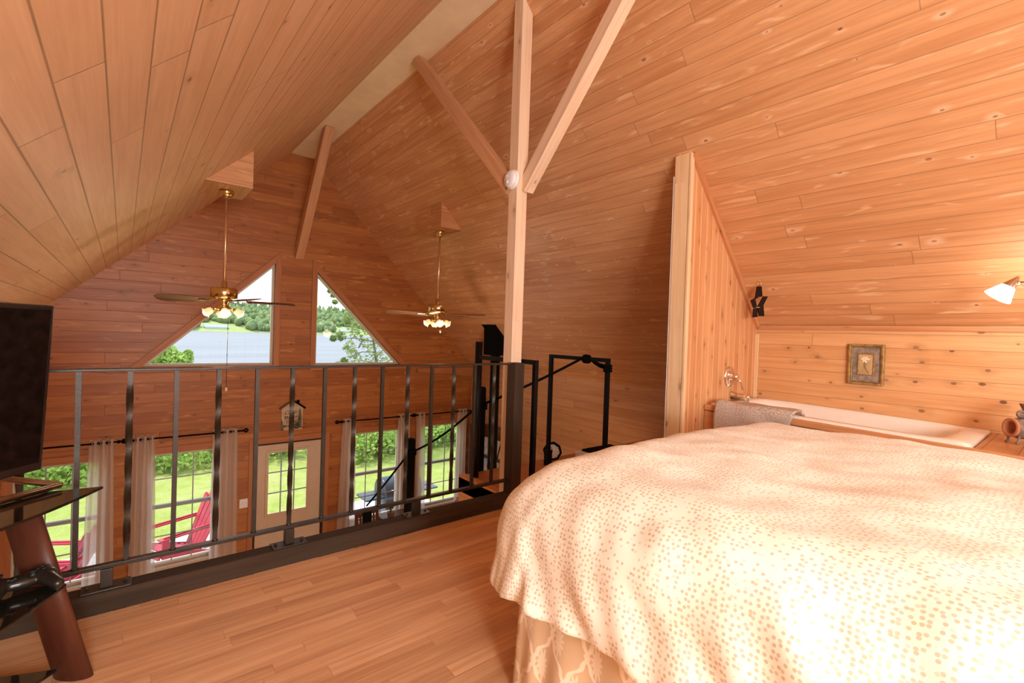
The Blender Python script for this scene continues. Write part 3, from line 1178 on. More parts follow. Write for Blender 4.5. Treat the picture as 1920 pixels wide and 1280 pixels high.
# chimney: support box and pipe
ch = thing('stove_chimney', 'black stove pipe rising into a black box under the sloped ceiling', 'chimney', (4.68, 6.11, ZM))
b = MB()
x0, x1 = 4.55, 4.85
b.prism([(x0, .93), (x1, .93), (x1, zr(x1) + .01), (x0, zr(x0) + .01)], -.31, (0, 5.955, 0))
b.build('support_box', M['blackmatte'], ch)
b = MB()
dd = V((1, 0, -SR)).normalized()
b.bar(V((x0 - .03, 6.11, zr(x0 - .03) - .004)), V((x1 + .03, 6.11, zr(x1 + .03) - .004)), .37, .008, (SR, 0, 1))
b.build('flange', M['blackmatte'], ch)
b = MB()
b.tube([(4.68, 6.11, ZM + .75), (4.68, 6.11, .95)], .078, 24)
b.lathe([(.083, -.9), (.083, -.86)], (4.68, 6.11, 0), (0, 0, 1), 24, cap=False)
b.build('pipe', M['black'], ch)
b = MB()
b.box((4.40, 5.85, ZM + .12), (4.96, 6.37, ZM + .75))
for sx_ in (4.42, 4.90):
    for sy_ in (5.87, 6.31):
        b.box((sx_, sy_, ZM), (sx_ + .04, sy_ + .04, ZM + .12))
b.build('stove_body', M['blackmatte'], ch, bevel=.02)

# clock and heater box on the landing
ck = thing('clock', 'small octagonal black clock standing on the landing floor', 'clock', (3.36, 3.40, .012))
cd = V((-.69, -.72, .06)).normalized()
cc = V((3.352, 3.385, .108))
b = MB()
b.lathe([(.001, -.02), (.09, -.02), (.096, -.01), (.096, .012), (.076, .02), (.074, .012)], cc, cd, 8, cap=False, smooth=False)
b.build('case', M['blackmatte'], ck)
b = MB()
b.lathe([(.076, .011), (.001, .012)], cc, cd, 32, cap=False)
b.build('dial', M['dial'], ck)
b = MB()
sdv = cd.cross(V((0, 0, 1))).normalized()
uv_ = sdv.cross(cd)
b.bar(cc + cd * .014, cc + cd * .014 + uv_ * .045 + sdv * .01, .005, .002, cd)
b.build('hand', M['blackmatte'], ck)
b = MB()
b.bar(cc + cd * .015, cc + cd * .015 - uv_ * .03 + sdv * .012, .006, .002, cd)
b.build('hand', M['blackmatte'], ck)
for k in range(12):
    a = k * pi / 6
    b = MB()
    b.bar(cc + cd * .013 + (uv_ * cos(a) + sdv * sin(a)) * .058, cc + cd * .013 + (uv_ * cos(a) + sdv * sin(a)) * .068, .004, .002, cd)
    b.build('hour_mark', M['blackmatte'], ck)
bx = thing('storage_box', 'low white box with a dark lid on the landing beside the clock', 'box', (3.6, 3.05, .012))
b = MB()
b.box((3.44, 2.80, .012), (3.95, 3.16, .145))
b.build('body', M['white'], bx, bevel=.006)
b = MB()
b.box((3.50, 2.83, .145), (3.92, 3.13, .165))
b.build('lid', M['blackmatte'], bx, bevel=.006)

# magazine rack on the far right of the main room
mr = thing('magazine_rack', 'tall wooden magazine rack against the right wall behind the stair posts', 'rack', (5.12, 6.7, ZM))
b = MB()
b.box((5.235, 6.15, ZM), (5.255, 7.25, -.40))
b.build('back_panel', M['chairwood'], mr)
for y in (6.15, 7.23):
    b = MB()
    b.box((5.0, y, ZM), (5.235, y + .02, -.40))
    b.build('side_panel', M['chairwood'], mr)
for z in (-2.3, -1.75, -1.28, -.90):
    b = MB()
    b.box((5.0, 6.17, z), (5.235, 7.23, z + .02), 'y')
    b.build('shelf', M['chairwood'], mr)
for iz, z in enumerate((-.88, -1.26)):
    for k in range(4):
        y = 6.22 + k * .25
        b = MB()
        b.faces([(5.05, y, z), (5.05, y + .21, z), (5.13, y + .21, z + .28), (5.13, y, z + .28), (5.058, y, z), (5.058, y + .21, z), (5.138, y + .21, z + .28), (5.138, y, z + .28)],
                [(0, 3, 2, 1), (4, 5, 6, 7), (0, 1, 5, 4), (1, 2, 6, 5), (2, 3, 7, 6), (3, 0, 4, 7)], V((0, 1, 0)), V((0, 0, 1)))
        tag(b.build('magazine', M['magazine']), 'magazine on the %s shelf of the rack, behind the stair posts' % ('upper' if iz == 0 else 'lower'), 'magazine', 'magazines on the %s shelf of the rack' % ('upper' if iz == 0 else 'lower'))

# ================================================================== FAN BOXES AND CEILING FANS
def fan_box(name, xa, xb, y0, y1, zb, slope, label):
    bb = MB()
    bb.prism([(xa, zb), (xb, zb), (xa, slope(xa) - .002)], -(y1 - y0), (0, y0, 0), (1, 0, 0), (0, 0, 1), V((0, 1, 0)), V((0, 0, 1)))
    o = bb.build(name, M['slope'])
    return tag(o, label, 'ceiling box')


def xr_at(z): return RX1 + (RZ - z) / SR
def xl_at(z): return RX0 - (RZ - z) / SL


FBZ = 2.60
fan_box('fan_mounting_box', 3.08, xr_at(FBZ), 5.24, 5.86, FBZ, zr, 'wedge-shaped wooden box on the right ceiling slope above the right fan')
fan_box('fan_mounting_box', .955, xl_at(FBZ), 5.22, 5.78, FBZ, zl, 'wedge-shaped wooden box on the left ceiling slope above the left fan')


def make_fan(loc, label, a0, chain, nblade, bladem):
    root = thing('ceiling_fan', label, 'ceiling fan', loc, 0, 'brass ceiling fans')
    # local coordinates: z = 0 at the mounting box underside
    bb = MB()
    bb.lathe([(.001, 0), (.062, 0), (.064, -.02), (.05, -.05), (.03, -.072), (.016, -.08)], n=28)
    bb.build('canopy', M['brass'], root, world=False)
    bb = MB()
    bb.tube([(0, 0, -.07), (0, 0, -.93)], .0125, 14)
    bb.build('downrod', M['rod'], root, world=False)
    bb = MB()
    bb.lathe([(.014, -.90), (.026, -.905), (.026, -.955), (.03, -.965), (.115, -.972), (.122, -.98), (.122, -1.062), (.112, -1.072), (.05, -1.08)], n=36)
    bb.build('motor_housing', M['brass'], root, world=False)
    bb = MB()
    bb.lathe([(.05, -1.078), (.055, -1.10), (.04, -1.125), (.045, -1.15), (.06, -1.165), (.06, -1.19), (.03, -1.21), (.012, -1.225), (.001, -1.23)], n=28)
    bb.build('light_fitter', M['brass'], root, world=False)
    for k in range(nblade):
        a = a0 + k * 2 * pi / nblade
        d, t = V((cos(a), sin(a), 0)), V((-sin(a), cos(a), 0))
        bl = MB()
        n_ = 10
        zc = -1.10
        top, bot = [], []
        prof = [(.20, .045), (.24, .055), (.45, .064), (.60, .066), (.645, .055), (.66, .035)]
        ptsL = [d * r + t * w + V((0, 0, zc + w * .22)) for r, w in prof]
        ptsR = [d * r - t * w + V((0, 0, zc - w * .22)) for r, w in prof]
        loop = ptsL + ptsR[::-1]
        m_ = len(loop)
        pts = loop + [p + V((0, 0, .007)) for p in loop]
        bl.faces(pts, [tuple(range(m_))[::-1], tuple(range(m_, 2 * m_))] + [(i, (i + 1) % m_, (i + 1) % m_ + m_, i + m_) for i in range(m_)], d, t)
        blo = bl.build('blade', bladem, root, world=False)
        bi = MB()
        bi.bar(d * .09 + V((0, 0, -1.074)), d * .19 + V((0, 0, -1.102)), .03, .006)
        bi.bar(d * .18 + V((0, 0, -1.104)), d * .27 + V((0, 0, -1.104)), .07, .005, w2=.05)
        bi.build('blade_iron', M['brass'], blo, world=False)
    for k in range(4):
        a = a0 + pi / 5 + k * pi / 2
        d = V((cos(a), sin(a), 0))
        ax = (d * .82 + V((0, 0, -.57))).normalized()
        p0 = d * .05 + V((0, 0, -1.175))
        arm = MB()
        arm.tube([p0, p0 + d * .025, p0 + d * .04 + V((0, 0, -.012))], .009, 8)
        arm.lathe([(.001, 0), (.02, 0), (.026, .02), (.026, .03)], p0 + d * .03 + V((0, 0, -.004)), ax, 14)
        ao = arm.build('light_arm', M['brass'], root, world=False)
        sh = MB()
        s0 = p0 + d * .03 + ax * .02
        wob = lambda an, h: 1 + (max(0, h - .045) * 3.2) * cos(an * 6)
        sh.lathe([(.022, 0), (.029, .010), (.034, .026), (.035, .045), (.040, .058), (.052, .070)], s0, ax, 36, cap=False, wob=wob)
        so = sh.build('lamp_shade', M['shade'], root, world=False)
        md = so.modifiers.new('solid', 'SOLIDIFY')
        md.thickness = .003
        bu = MB()
        bu.lathe([(.012, .01), (.014, .022), (.030, .042), (.036, .060), (.031, .077), (.015, .088), (.001, .090)], s0, ax, 18)
        bu.build('bulb', M['bulb'], so, world=False)
    ch_ = MB()
    zt = -1.20
    zb = -1.20 - chain
    xo = .035
    ch_.tube([(xo, -.03, zt), (xo, -.03, zb)], .0022, 6)
    for k in range(3):
        ch_.ball((xo, -.03, zt - (k + 1) * chain / 3.5), .005, 8, 6)
    co = ch_.build('pull_chain', M['iron'], root, world=False)
    kn = MB()
    kn.lathe([(.001, 0), (.006, -.004), (.013, -.022), (.011, -.034), (.001, -.042)], (xo, -.03, zb), (0, 0, 1), 12)
    kn.build('pull_knob', M['timber'], co, world=False)
    return root


cam_right = atan2(rt.y, rt.x)
make_fan((.775, 5.5, FBZ), 'left brass ceiling fan with four lit tulip shades, in front of the left triangular window', cam_right + pi, .76, 5, M['blade'])
make_fan((3.222, 5.5, FBZ), 'right brass ceiling fan with lit shades, left of the stove chimney', cam_right - .22, .10, 5, M['blade2'])
for fx in (.775, 3.222):
    light('fan_bulbs_light', 'POINT', (fx, 5.5, FBZ - 1.42), 5, (1, .80, .56), .08)

# ================================================================== CURTAINS
def finial(bb, p, sgn):
    bb.tube([p, V(p) + V((sgn * .02, 0, 0))], .014, 10)
    pp = V(p) + V((sgn * .048, 0, 0))
    for k in range(3):
        ax = V((0, cos(k * pi / 3), sin(k * pi / 3)))
        bb.torus(pp, .026, .005, ax, 18, 6)
    bb.ball(pp + V((sgn * .028, 0, 0)), .007, 8, 6)


CY, RZC = 7.50, -.205
RODS = [(-1.12, .035, 'leftmost dark curtain rod, above the window behind the television stand'), (.085, 1.32, 'dark curtain rod above the window just left of the glazed door'),
        (2.69, 3.945, 'dark curtain rod above the window just right of the glazed door'), (4.015, 5.19, 'rightmost dark curtain rod, beyond the stair guard')]
for (a, c, lb) in RODS:
    root = thing('curtain_rod', lb, 'curtain rod', ((a + c) / 2, CY, RZC), 0, 'curtain rods on the far wall')
    b = MB()
    b.tube([(a, CY, RZC), (c, CY, RZC)], .0105, 12)
    b.build('pole', M['blackmatte'], root)
    for p, sg in ((a, -1), (c, 1)):
        if p > 5.1:
            continue
        b = MB()
        finial(b, (p, CY, RZC), sg)
        b.build('finial', M['blackmatte'], root)
    for x in (a + .05, c - .05):
        b = MB()
        b.tube([(x, GY - .001, RZC - .02), (x, GY - .03, RZC - .02), (x, CY, RZC - .012)], .007, 8)
        b.lathe([(.022, 0), (.022, .006)], (x, GY, RZC - .02), (0, -1, 0), 12)
        b.build('bracket', M['blackmatte'], root)


def curtain(x0, x1, folds, flare, label, ph=0, seed=1, sway=0):
    root = thing('curtain', label, 'curtain', ((x0 + x1) / 2, CY, RZC), 0, 'sheer curtains on the far wall')
    rnd = random.Random(seed)
    b = MB()
    nu, nv = folds * 14, 26
    zt, zb = RZC + .045, ZM + .02
    grid = []
    ks = [rnd.uniform(.75, 1.25) for _ in range(folds + 1)]
    for j in range(nv + 1):
        t = j / nv
        z = zt + (zb - zt) * t
        row = []
        for i in range(nu + 1):
            s_ = i / nu
            w0, w1 = x0 - flare * t + sway * t, x1 + flare * t + sway * t
            x = w0 + (w1 - w0) * s_
            amp = .034 * (1 - .25 * t) * ks[int(s_ * folds) if s_ < 1 else folds - 1]
            y = CY + amp * sin(2 * pi * folds * s_ + ph) + .012 * t * sin(7 * s_ + seed + 2 * t)
            x += .006 * sin(2 * pi * folds * s_ * 2 + seed) * t
            row.append(b.bm.verts.new((x, min(y, 7.555), z)))
        grid.append(row)
    for j in range(nv):
        for i in range(nu):
            f = b.bm.faces.new((grid[j][i], grid[j][i + 1], grid[j + 1][i + 1], grid[j + 1][i]))
            f.smooth = True
            for l in f.loops:
                l[b.uvl].uv = (l.vert.co.x * 1.5, l.vert.co.z)
    o = b.build('panel', M['curtain'], root)
    for k in range(folds * 2):
        s_ = (k + .5 - ph / pi) / (folds * 2)
        if not 0.02 < s_ < .98:
            continue
        b = MB()
        b.torus((x0 + (x1 - x0) * s_, CY, RZC), .022, .0045, (1, .5 * (-1) ** k, 0), 16, 6)
        b.build('grommet', M['nickel'], root)


curtain(-.285, -.06, 3, .045, 'pale sheer curtain at the right end of the leftmost window', 0, 1, -.02)
curtain(.125, .345, 3, .03, 'pale sheer curtain hanging left of the window with the red chair outside', 1, 2, 0)
curtain(.97, 1.27, 3, .02, 'pale sheer curtain right of the window with the red chair, beside the light switch', .5, 3, .0)
curtain(2.735, 2.95, 3, .05, 'pinkish sheer curtain just right of the glazed door', .2, 4, -.02)
curtain(3.70, 3.905, 3, .04, 'pale sheer curtain behind the middle stair post, left one of the pair', .8, 5, .02)
curtain(4.045, 4.205, 2, .03, 'pale sheer curtain behind the middle stair post, right one of the pair', .4, 6, .05)
curtain(4.90, 5.10, 3, .03, 'rightmost pale sheer curtain, behind the round guard post', .4, 8, -.02)

# light switch, house-shaped sign
ls = thing('light_switch', 'white double light switch plate left of the glazed door', 'light switch', (1.385, GY, -1.27))
b = MB()
b.box((1.325, GY - .008, -1.335), (1.445, GY, -1.205))
b.build('plate', M['white'], ls, bevel=.003)
for x in (1.36, 1.41):
    b = MB()
    b.box((x - .006, GY - .018, -1.28), (x + .006, GY - .008, -1.256))
    b.build('toggle', M['white'], ls)

sg = thing('house_sign', 'house-shaped cream wall sign with lettering and a fir tree above the glazed door', 'sign', (1.99, GY, -.27))
sx0, sx1, sz0, szs, sza = 1.845, 2.145, -.275, .055, .155
b = MB()
b.prism([(sx0, sz0), (sx1, sz0), (sx1, szs), ((sx0 + sx1) / 2, sza), (sx0, szs)], -.0 + .018, (0, GY, 0))
b.build('board', M['signboard'], sg)
yf = GY - .019
b = MB()
mx_ = (sx0 + sx1) / 2
b.bar((sx0 - .03, GY - .02, szs - .005), (mx_ + .006, GY - .02, sza + .02), .04, .022, (0, 0, 1))
b.build('roof_board', M['chairwood'], sg)
b = MB()
b.bar((sx1 + .035, GY - .02, szs - .012), (mx_ - .004, GY - .02, sza + .02), .04, .026, (0, 0, 1))
b.box((sx1 - .09, GY - .03, szs + .07), (sx1 - .055, GY - .005, szs + .115))
tag(b.build('roof_board', M['blackmatte'], sg), 'black roof board with a small chimney')
# fir tree on the right edge, trunks and grass
for cxx, base, hgt, wid in ((sx1 - .045, sz0 + .02, .30, .075), (sx1 - .10, sz0 + .01, .15, .045)):
    b = MB()
    for k in range(7):
        z0 = base + hgt * k / 7.5
        ww = wid * (1 - k / 8)
        xr_ = min(cxx + ww, sx1 - .002)
        b.prism([(cxx - ww, z0), (xr_, z0 + .004), (cxx + .004, z0 + hgt / 4.6)], .002 + k * .0002, (0, yf, 0))
    b.build('fir_tree', M['signgreen'], sg)
b = MB()
b.prism([(sx0, sz0), (sx0 + .035, sz0), (sx0 + .018, sz0 + .12), (sx0, sz0 + .18)], .002, (0, yf, 0))
b.build('painted_bush', M['signgreen'], sg)
b = MB()
b.box((sx1 - .075, yf - .006, sz0 + .005), (sx1 - .069, yf - .003, sz0 + .10))
b.ball((sx1 - .072, yf - .003, sz0 + .075), .02, 10, 6, (1, .1, 1.3))
b.build('bear', M['ink'], sg)


def lettering(txt, x, z, size, shear, wid, bold):
    cu = bpy.data.curves.new('lettering', 'FONT')
    cu.body = txt
    cu.size = size
    cu.shear = shear
    cu.extrude = .0012
    cu.offset = bold
    cu.align_x = 'LEFT'
    tmp = bpy.data.objects.new('lettering', cu)
    COL.objects.link(tmp)
    me = bpy.data.meshes.new_from_object(tmp.evaluated_get(bpy.context.evaluated_depsgraph_get()))
    bpy.data.objects.remove(tmp)
    w = max(v.co.x for v in me.vertices)
    me.transform(Matrix.Translation((x, yf - .0015, z)) @ Matrix.Rotation(pi / 2, 4, 'X') @ Matrix.Diagonal((wid / w, 1, 1, 1)))
    me.materials.clear()
    me.materials.append(M['ink'])
    o = bpy.data.objects.new('lettering', me)
    COL.objects.link(o)
    o.parent = sg
    o.matrix_parent_inverse = Matrix.Translation(sg.location).inverted()


lettering('Cabin', 1.877, -.035, .085, .45, .19, .0)
lettering('ENJOY', 1.885, -.105, .062, 0, .185, .0012)
lettering('Every', 1.905, -.172, .070, .4, .14, .0)
lettering('MOMENT', 1.872, -.230, .055, 0, .19, .0008)

# ================================================================== BED
BX0, BX1, BY0, BY1, BZ = 1.10, 2.90, -.85, 1.24, .812
bed = thing('bed', 'wide bed with a gold damask skirt beside the tub', 'bed', (2, .2, 0))
b = MB()
b.box((BX0 + .03, BY0, .42), (BX1 - .03, BY1 - .03, .70), 'y')
b.build('mattress', M['mattress'], bed, bevel=.04)
b = MB()
b.box((BX0 + .03, BY0, .17), (BX1 - .03, BY1 - .03, .42), 'y')
b.build('box_spring', M['mattress'], bed, bevel=.02)
b = MB()
for x in (BX0 + .12, BX1 - .12):
    for y in (BY0 + .1, BY1 - .15):
        b.lathe([(.03, 0), (.035, .17)], (x, y, 0), (0, 0, 1), 12)
b.build('frame_legs', M['blackmatte'], bed)
b = MB()
b.box((BX0 - .030, BY1 - .36, .364), (BX0 - .008, BY1 - .12, .44), 'y')
tag(b.build('blanket_edge', M['greensheet'], bed), 'dark green blanket edge showing under the duvet')
# skirt with soft pleats
b = MB()
path = []
nn_ = 180
L1 = BY1 - BY0
L2 = BX1 - BX0
tot = 2 * L1 + L2
rows = 12
g_ = []
for j in range(rows + 1):
    t = j / rows
    z = .40 - .395 * t
    row = []
    for i in range(nn_ * 2 + 1):
        s_ = tot * i / (nn_ * 2)
        rc = .05
        if s_ < L1:
            p, nrm = V((BX0, BY0 + s_, z)), V((-1, 0, 0))
        elif s_ < L1 + L2:
            p, nrm = V((BX0 + (s_ - L1), BY1, z)), V((0, 1, 0))
        else:
            p, nrm = V((BX1, BY1 - (s_ - L1 - L2), z)), V((1, 0, 0))
        # blend the normal near the corners
        for sc in (L1, L1 + L2):
            if abs(s_ - sc) < .06:
                k = .5 + (s_ - sc) / .12
                n0, n1 = (V((-1, 0, 0)), V((0, 1, 0))) if sc == L1 else (V((0, 1, 0)), V((1, 0, 0)))
                nrm = (n0 * (1 - k) + n1 * k).normalized()
        ripple = .012 * sin(s_ * 42 + 1.5 * sin(s_ * 9)) * (.15 + t) + .010 * sin(s_ * 17 + 1) * t
        row.append((b.bm.verts.new(p + nrm * (.004 + ripple + .03 * t)), s_))
    g_.append(row)
for j in range(rows):
    for i in range(nn_ * 2):
        q = (g_[j][i], g_[j][i + 1], g_[j + 1][i + 1], g_[j + 1][i])
        f = b.bm.faces.new([x[0] for x in q])
        f.smooth = True
        for l, x in zip(f.loops, q):
            l[b.uvl].uv = (x[1], x[0].co.z)
o = b.build('bed_skirt', M['damask'], bed)
md = o.modifiers.new('solid', 'SOLIDIFY')
md.thickness = .004

# duvet
b = MB()
cx_, cy_ = (BX0 + BX1) / 2, (BY0 + BY1) / 2 - .0
hw, hl = (BX1 - BX0) / 2 + .125, (BY1 - BY0) / 2 + .105
R0 = .27
emax = .565
du = .028
nu_ = int(2 * (hw - R0 + emax) / du)
nv_ = int((hl * 2 - R0 + emax) / du)
verts = []
u0 = -(hw - R0 + emax)
for j in range(nv_ + 1):
    row = []
    vv = -hl + (hl * 2 - R0 + emax) * j / nv_
    for i in range(nu_ + 1):
        uu = u0 + 2 * (hw - R0 + emax) * i / nu_
        ex = max(0, abs(uu) - (hw - R0)) * (1 if uu > 0 else -1)
        ey = max(0, vv - (hl - R0))
        e = hypot(ex, ey)
        base = V((uu - ex, vv - ey, 0))
        dirn = V((ex, ey, 0)).normalized() if e > 1e-6 else V((0, 0, 0))
        e = max(abs(ex), ey) * (1 + .07 * (2 * min(abs(ex), ey) / max(1e-6, hypot(ex, ey)) ** 1) * .5)
        wq = abs(ex) / (abs(ex) + ey) if abs(ex) + ey > 1e-6 else (1 if abs(uu) / hw > vv / hl else 0)
        perim = wq * vv + (1 - wq) * uu
        hemv = .035 * noise.noise(V((uu * 2.2, vv * 2.2, 3.1)))
        qa = pi * R0 / 2
        if e < qa:
            out, dn = R0 * sin(e / R0), R0 * (1 - cos(e / R0))
        else:
            k = e - qa
            out, dn = R0 + .06 * k, R0 + k
        tt = max(0, min(1, (e - .10) / (emax - .10)))
        # diagonal hanging folds plus soft tufts
        fold = .015 * tt ** 1.3 * sin(perim * 17 + e * 13 + 2.2 * noise.noise(V((uu * 1.8, vv * 1.8, .4))) * 2)
        fold += .008 * tt * sin(perim * 47 + e * 19 + 1.0 + 2 * noise.noise(V((uu * 3, vv * 3, 5))))
        fold += .011 * tt * (.5 - abs(noise.noise(V((perim * 7 + e * 9, e * 2.0, 4.4)))) * 2.2)
        fold *= .6 + .8 * (noise.noise(V((uu * 2.0, vv * 2.0, 9))) + .5)
        fold *= 1 - 2.6 * wq * (1 - wq)
        puff = .022 * noise.noise(V((uu * 2.1, vv * 1.7, 1.7))) + .013 * noise.noise(V((uu * 5.5, vv * 4.2, 6.2))) + .007 * noise.noise(V((uu * 13, vv * 9, 2.2)))
        crown = .03 * (1 - (base.x / hw) ** 2)
        nrm = (dirn * sin(min(e / R0, pi / 2)) + V((0, 0, cos(min(e / R0, pi / 2))))).normalized()
        def arc(q):
            return R0 * sin(q / R0) if q < qa else R0 + .06 * (q - qa)
        sq = V((arc(min(abs(ex), emax)) * (1 if ex > 0 else -1), arc(min(ey, emax)), 0)) if ey > 0 and abs(ex) > 0 else dirn * out
        p = V((cx_, cy_, BZ + crown)) + base + (dirn * out * .62 + sq * .38) - V((0, 0, dn + hemv * tt * 1.2)) + nrm * (puff * (1 - .3 * tt) + fold)
        row.append((b.bm.verts.new(p), uu, vv))
    verts.append(row)
for j in range(nv_):
    for i in range(nu_):
        q = (verts[j][i], verts[j][i + 1], verts[j + 1][i + 1], verts[j + 1][i])
        f = b.bm.faces.new([x[0] for x in q])
        f.smooth = True
        for l, x in zip(f.loops, q):
            l[b.uvl].uv = (x[1] + 5, x[2] + 5)
duv = b.build('duvet', M['duvet'])
md = duv.modifiers.new('solid', 'SOLIDIFY')
md.thickness = .045
md.offset = -1
sb = duv.modifiers.new('sub', 'SUBSURF')
sb.levels = sb.render_levels = 1
tag(duv, 'cream duvet with tan dots spread over the wide bed', 'duvet')

# ================================================================== TUB, DECK, FITTINGS
def dz(y): return .755 - .045 * (1.95 - y) / 1.75      # the deck falls very slightly


DX0 = 3.62
dk = thing('tub_surround', 'orange pine bathtub surround with a boarded deck end', 'tub surround', (DX0, 1, 0))
b = MB()
b.faces([(DX0, -.45, 0), (DX0, 1.945, 0), (DX0 + .03, 1.945, 0), (DX0 + .03, -.45, 0), (DX0, -.45, dz(-.45) - .05), (DX0, 1.945, dz(1.945) - .05), (DX0 + .03, 1.945, dz(1.945) - .05), (DX0 + .03, -.45, dz(-.45) - .05)],
        [(0, 1, 2, 3), (4, 7, 6, 5), (0, 4, 5, 1), (2, 6, 7, 3), (1, 5, 6, 2), (0, 3, 7, 4)], V((0, 1, 0)), V((0, 0, 1)))
b.build('apron', M['tubtrim'], dk)
b = MB()
b.bar((DX0 + .015, -.45, dz(-.45) - .022), (DX0 + .015, 1.945, dz(1.945) - .022), .05, .044, (0, 0, 1))
b.build('front_rail', M['tubtrim'], dk, bevel=.006)
TY0, TY1 = .40, 1.93
b = MB()
yA, yB = -.45, TY0 - .01
b.faces([(DX0 + .04, yA, dz(yA) - .03), (KX - .002, yA, dz(yA) - .03), (KX - .002, yB, dz(yB) - .03), (DX0 + .04, yB, dz(yB) - .03),
         (DX0 + .04, yA, dz(yA) - .004), (KX - .002, yA, dz(yA) - .004), (KX - .002, yB, dz(yB) - .004), (DX0 + .04, yB, dz(yB) - .004)],
        [(0, 3, 2, 1), (4, 5, 6, 7), (0, 1, 5, 4), (1, 2, 6, 5), (2, 3, 7, 6), (3, 0, 4, 7)], V((1, 0, 0)), V((0, 1, 0)))
b.build('deck_boards', M['deckwood'], dk)
b = MB()
b.box((DX0 + .005, .055, dz(.1) - .01), (DX0 + .025, .118, .86), 'z')
b.build('corner_post', M['tubtrim'], dk, bevel=.003)

# tub: rim and basin, lofted rings
b = MB()
X0, X1 = DX0 + .032, KX - .003
NT_ = 56


def ring(ins, z, yo0=0, yo1=0, p=5.0):
    a, c = (X1 - X0) / 2 - ins, (TY1 - TY0) / 2 - (yo0 + yo1) / 2
    cx, cy = (X0 + X1) / 2, (TY0 + TY1) / 2 + (yo0 - yo1) / 2
    pts = []
    for k in range(NT_):
        th = 2 * pi * k / NT_
        ct, s_ = cos(th), sin(th)
        pts.append((cx + a * abs(ct) ** (2 / p) * (1 if ct >= 0 else -1), cy + c * abs(s_) ** (2 / p) * (1 if s_ >= 0 else -1), z))
    return pts


rings = [ring(0, -.045, 0, 0, 30), ring(0, 0, 0, 0, 30), ring(.004, .012, .004, .004, 30), ring(.06, .016, .10, .09, 8), ring(.075, .008, .125, .105, 6), ring(.085, -.03, .15, .115, 5),
         ring(.10, -.16, .22, .13, 5), ring(.13, -.32, .33, .16, 4), ring(.17, -.40, .42, .21, 4)]
vr = []
for r_ in rings:
    vr.append([b.bm.verts.new((x, y, z + dz(y))) for x, y, z in r_])
for i in range(len(vr) - 1):
    for k in range(NT_):
        f = b.bm.faces.new((vr[i][k], vr[i][(k + 1) % NT_], vr[i + 1][(k + 1) % NT_], vr[i + 1][k]))
        f.smooth = True
b.bm.faces.new(vr[-1])
# moulded headrest and ledge
tub = thing('bathtub', 'cream built-in bathtub along the knee wall', 'bathtub', (4.07, 1.1, .3))
b.build('basin', M['tub'], tub)
b = MB()
b.ball((4.08, .60, .60), .17, 20, 12, (1.3, .5, .35))
b.build('headrest', M['tub'], tub)
b = MB()
b.lathe([(.001, .004), (.04, .004), (.045, 0)], (4.08, 1.64, .365), (0, 0, 1), 18)
b.build('drain', M['chrome'], tub)

# spout, valve
spx = 4.07
fs = thing('tub_spout', 'chrome bathtub spout on the boarded partition', 'tap', (spx, 1.95, .80))
b = MB()
prof = [(.036, 0), (.036, .012), (.029, .02), (.028, .10), (.03, .145), (.027, .155), (.001, .158)]
b.lathe(prof, (spx, 1.949, .805), (0, -1, -.06), 20)
b.build('body', M['chrome'], fs)
b = MB()
b.tube([(spx, 1.949 - .135, .80), (spx, 1.949 - .135, .755)], .017, 14)
b.build('outlet', M['chrome'], fs)
fv_ = thing('tub_valve', 'round chrome tub valve with a lever handle on the boarded partition', 'tap', (4.02, 1.95, .96))
b = MB()
b.lathe([(.088, 0), (.088, .006), (.075, .012), (.03, .016), (.028, .04)], (4.02, 1.949, .965), (0, -1, 0), 32)
b.build('escutcheon', M['chrome'], fv_)
b = MB()
b.lathe([(.026, .03), (.03, .055), (.022, .075), (.001, .08)], (4.02, 1.949, .965), (0, -1, 0), 20)
b.tube([(4.02, 1.885, .965), (4.045, 1.86, .92), (4.068, 1.85, .86)], .009, 10, radii=[.012, .010, .006])
b.build('lever_handle', M['chrome'], fv_)

# bath mat draped over the front edge
b = MB()
ys0, ys1 = 1.29, 1.84
prof_t = []
for k in range(30):
    t = k / 29
    # inside the tub -> over the rim -> down the apron
    if t < .30:
        q = t / .30
        prof_t.append((DX0 + .20 - .13 * q, -.005 + .038 * min(1, q * 3)))
    elif t < .45:
        q = (t - .30) / .15
        prof_t.append((DX0 + .07 - .10 * q, .034 + .006 * sin(q * pi)))
    else:
        q = (t - .45) / .55
        prof_t.append((DX0 - .034 - .006 * sin(q * 9), .030 - .40 * q))
gr_ = []
for i in range(37):
    s_ = i / 36
    y = ys0 + (ys1 - ys0) * s_
    row = []
    for k, (px, pz) in enumerate(prof_t):
        wv = .008 * sin(s_ * 11 + k * .35) + .010 * sin(s_ * 5 + k * .12)
        zig = .004 * (k % 2) if i in (0, 36) else 0
        drop = (pz if pz > -.01 else pz * (1 - .62 * (1 - s_) ** 1.2))
        row.append((b.bm.verts.new((px - abs(wv) * .6, y + zig * (1 if i else -1) + .01 * sin(k * .4), dz(y) + drop + wv * .5 + .008)), y, k * .024))
    gr_.append(row)
for i in range(36):
    for k in range(29):
        q = (gr_[i][k], gr_[i + 1][k], gr_[i + 1][k + 1], gr_[i][k + 1])
        f = b.bm.faces.new([x[0] for x in q])
        f.smooth = True
        for l, x in zip(f.loops, q):
            l[b.uvl].uv = (x[1], x[2])
o = b.build('bath_mat', M['towel'])
md = o.modifiers.new('solid', 'SOLIDIFY')
md.thickness = .012
md.offset = 0
tag(o, 'grey woven bath mat draped over the front edge of the tub', 'bath mat')

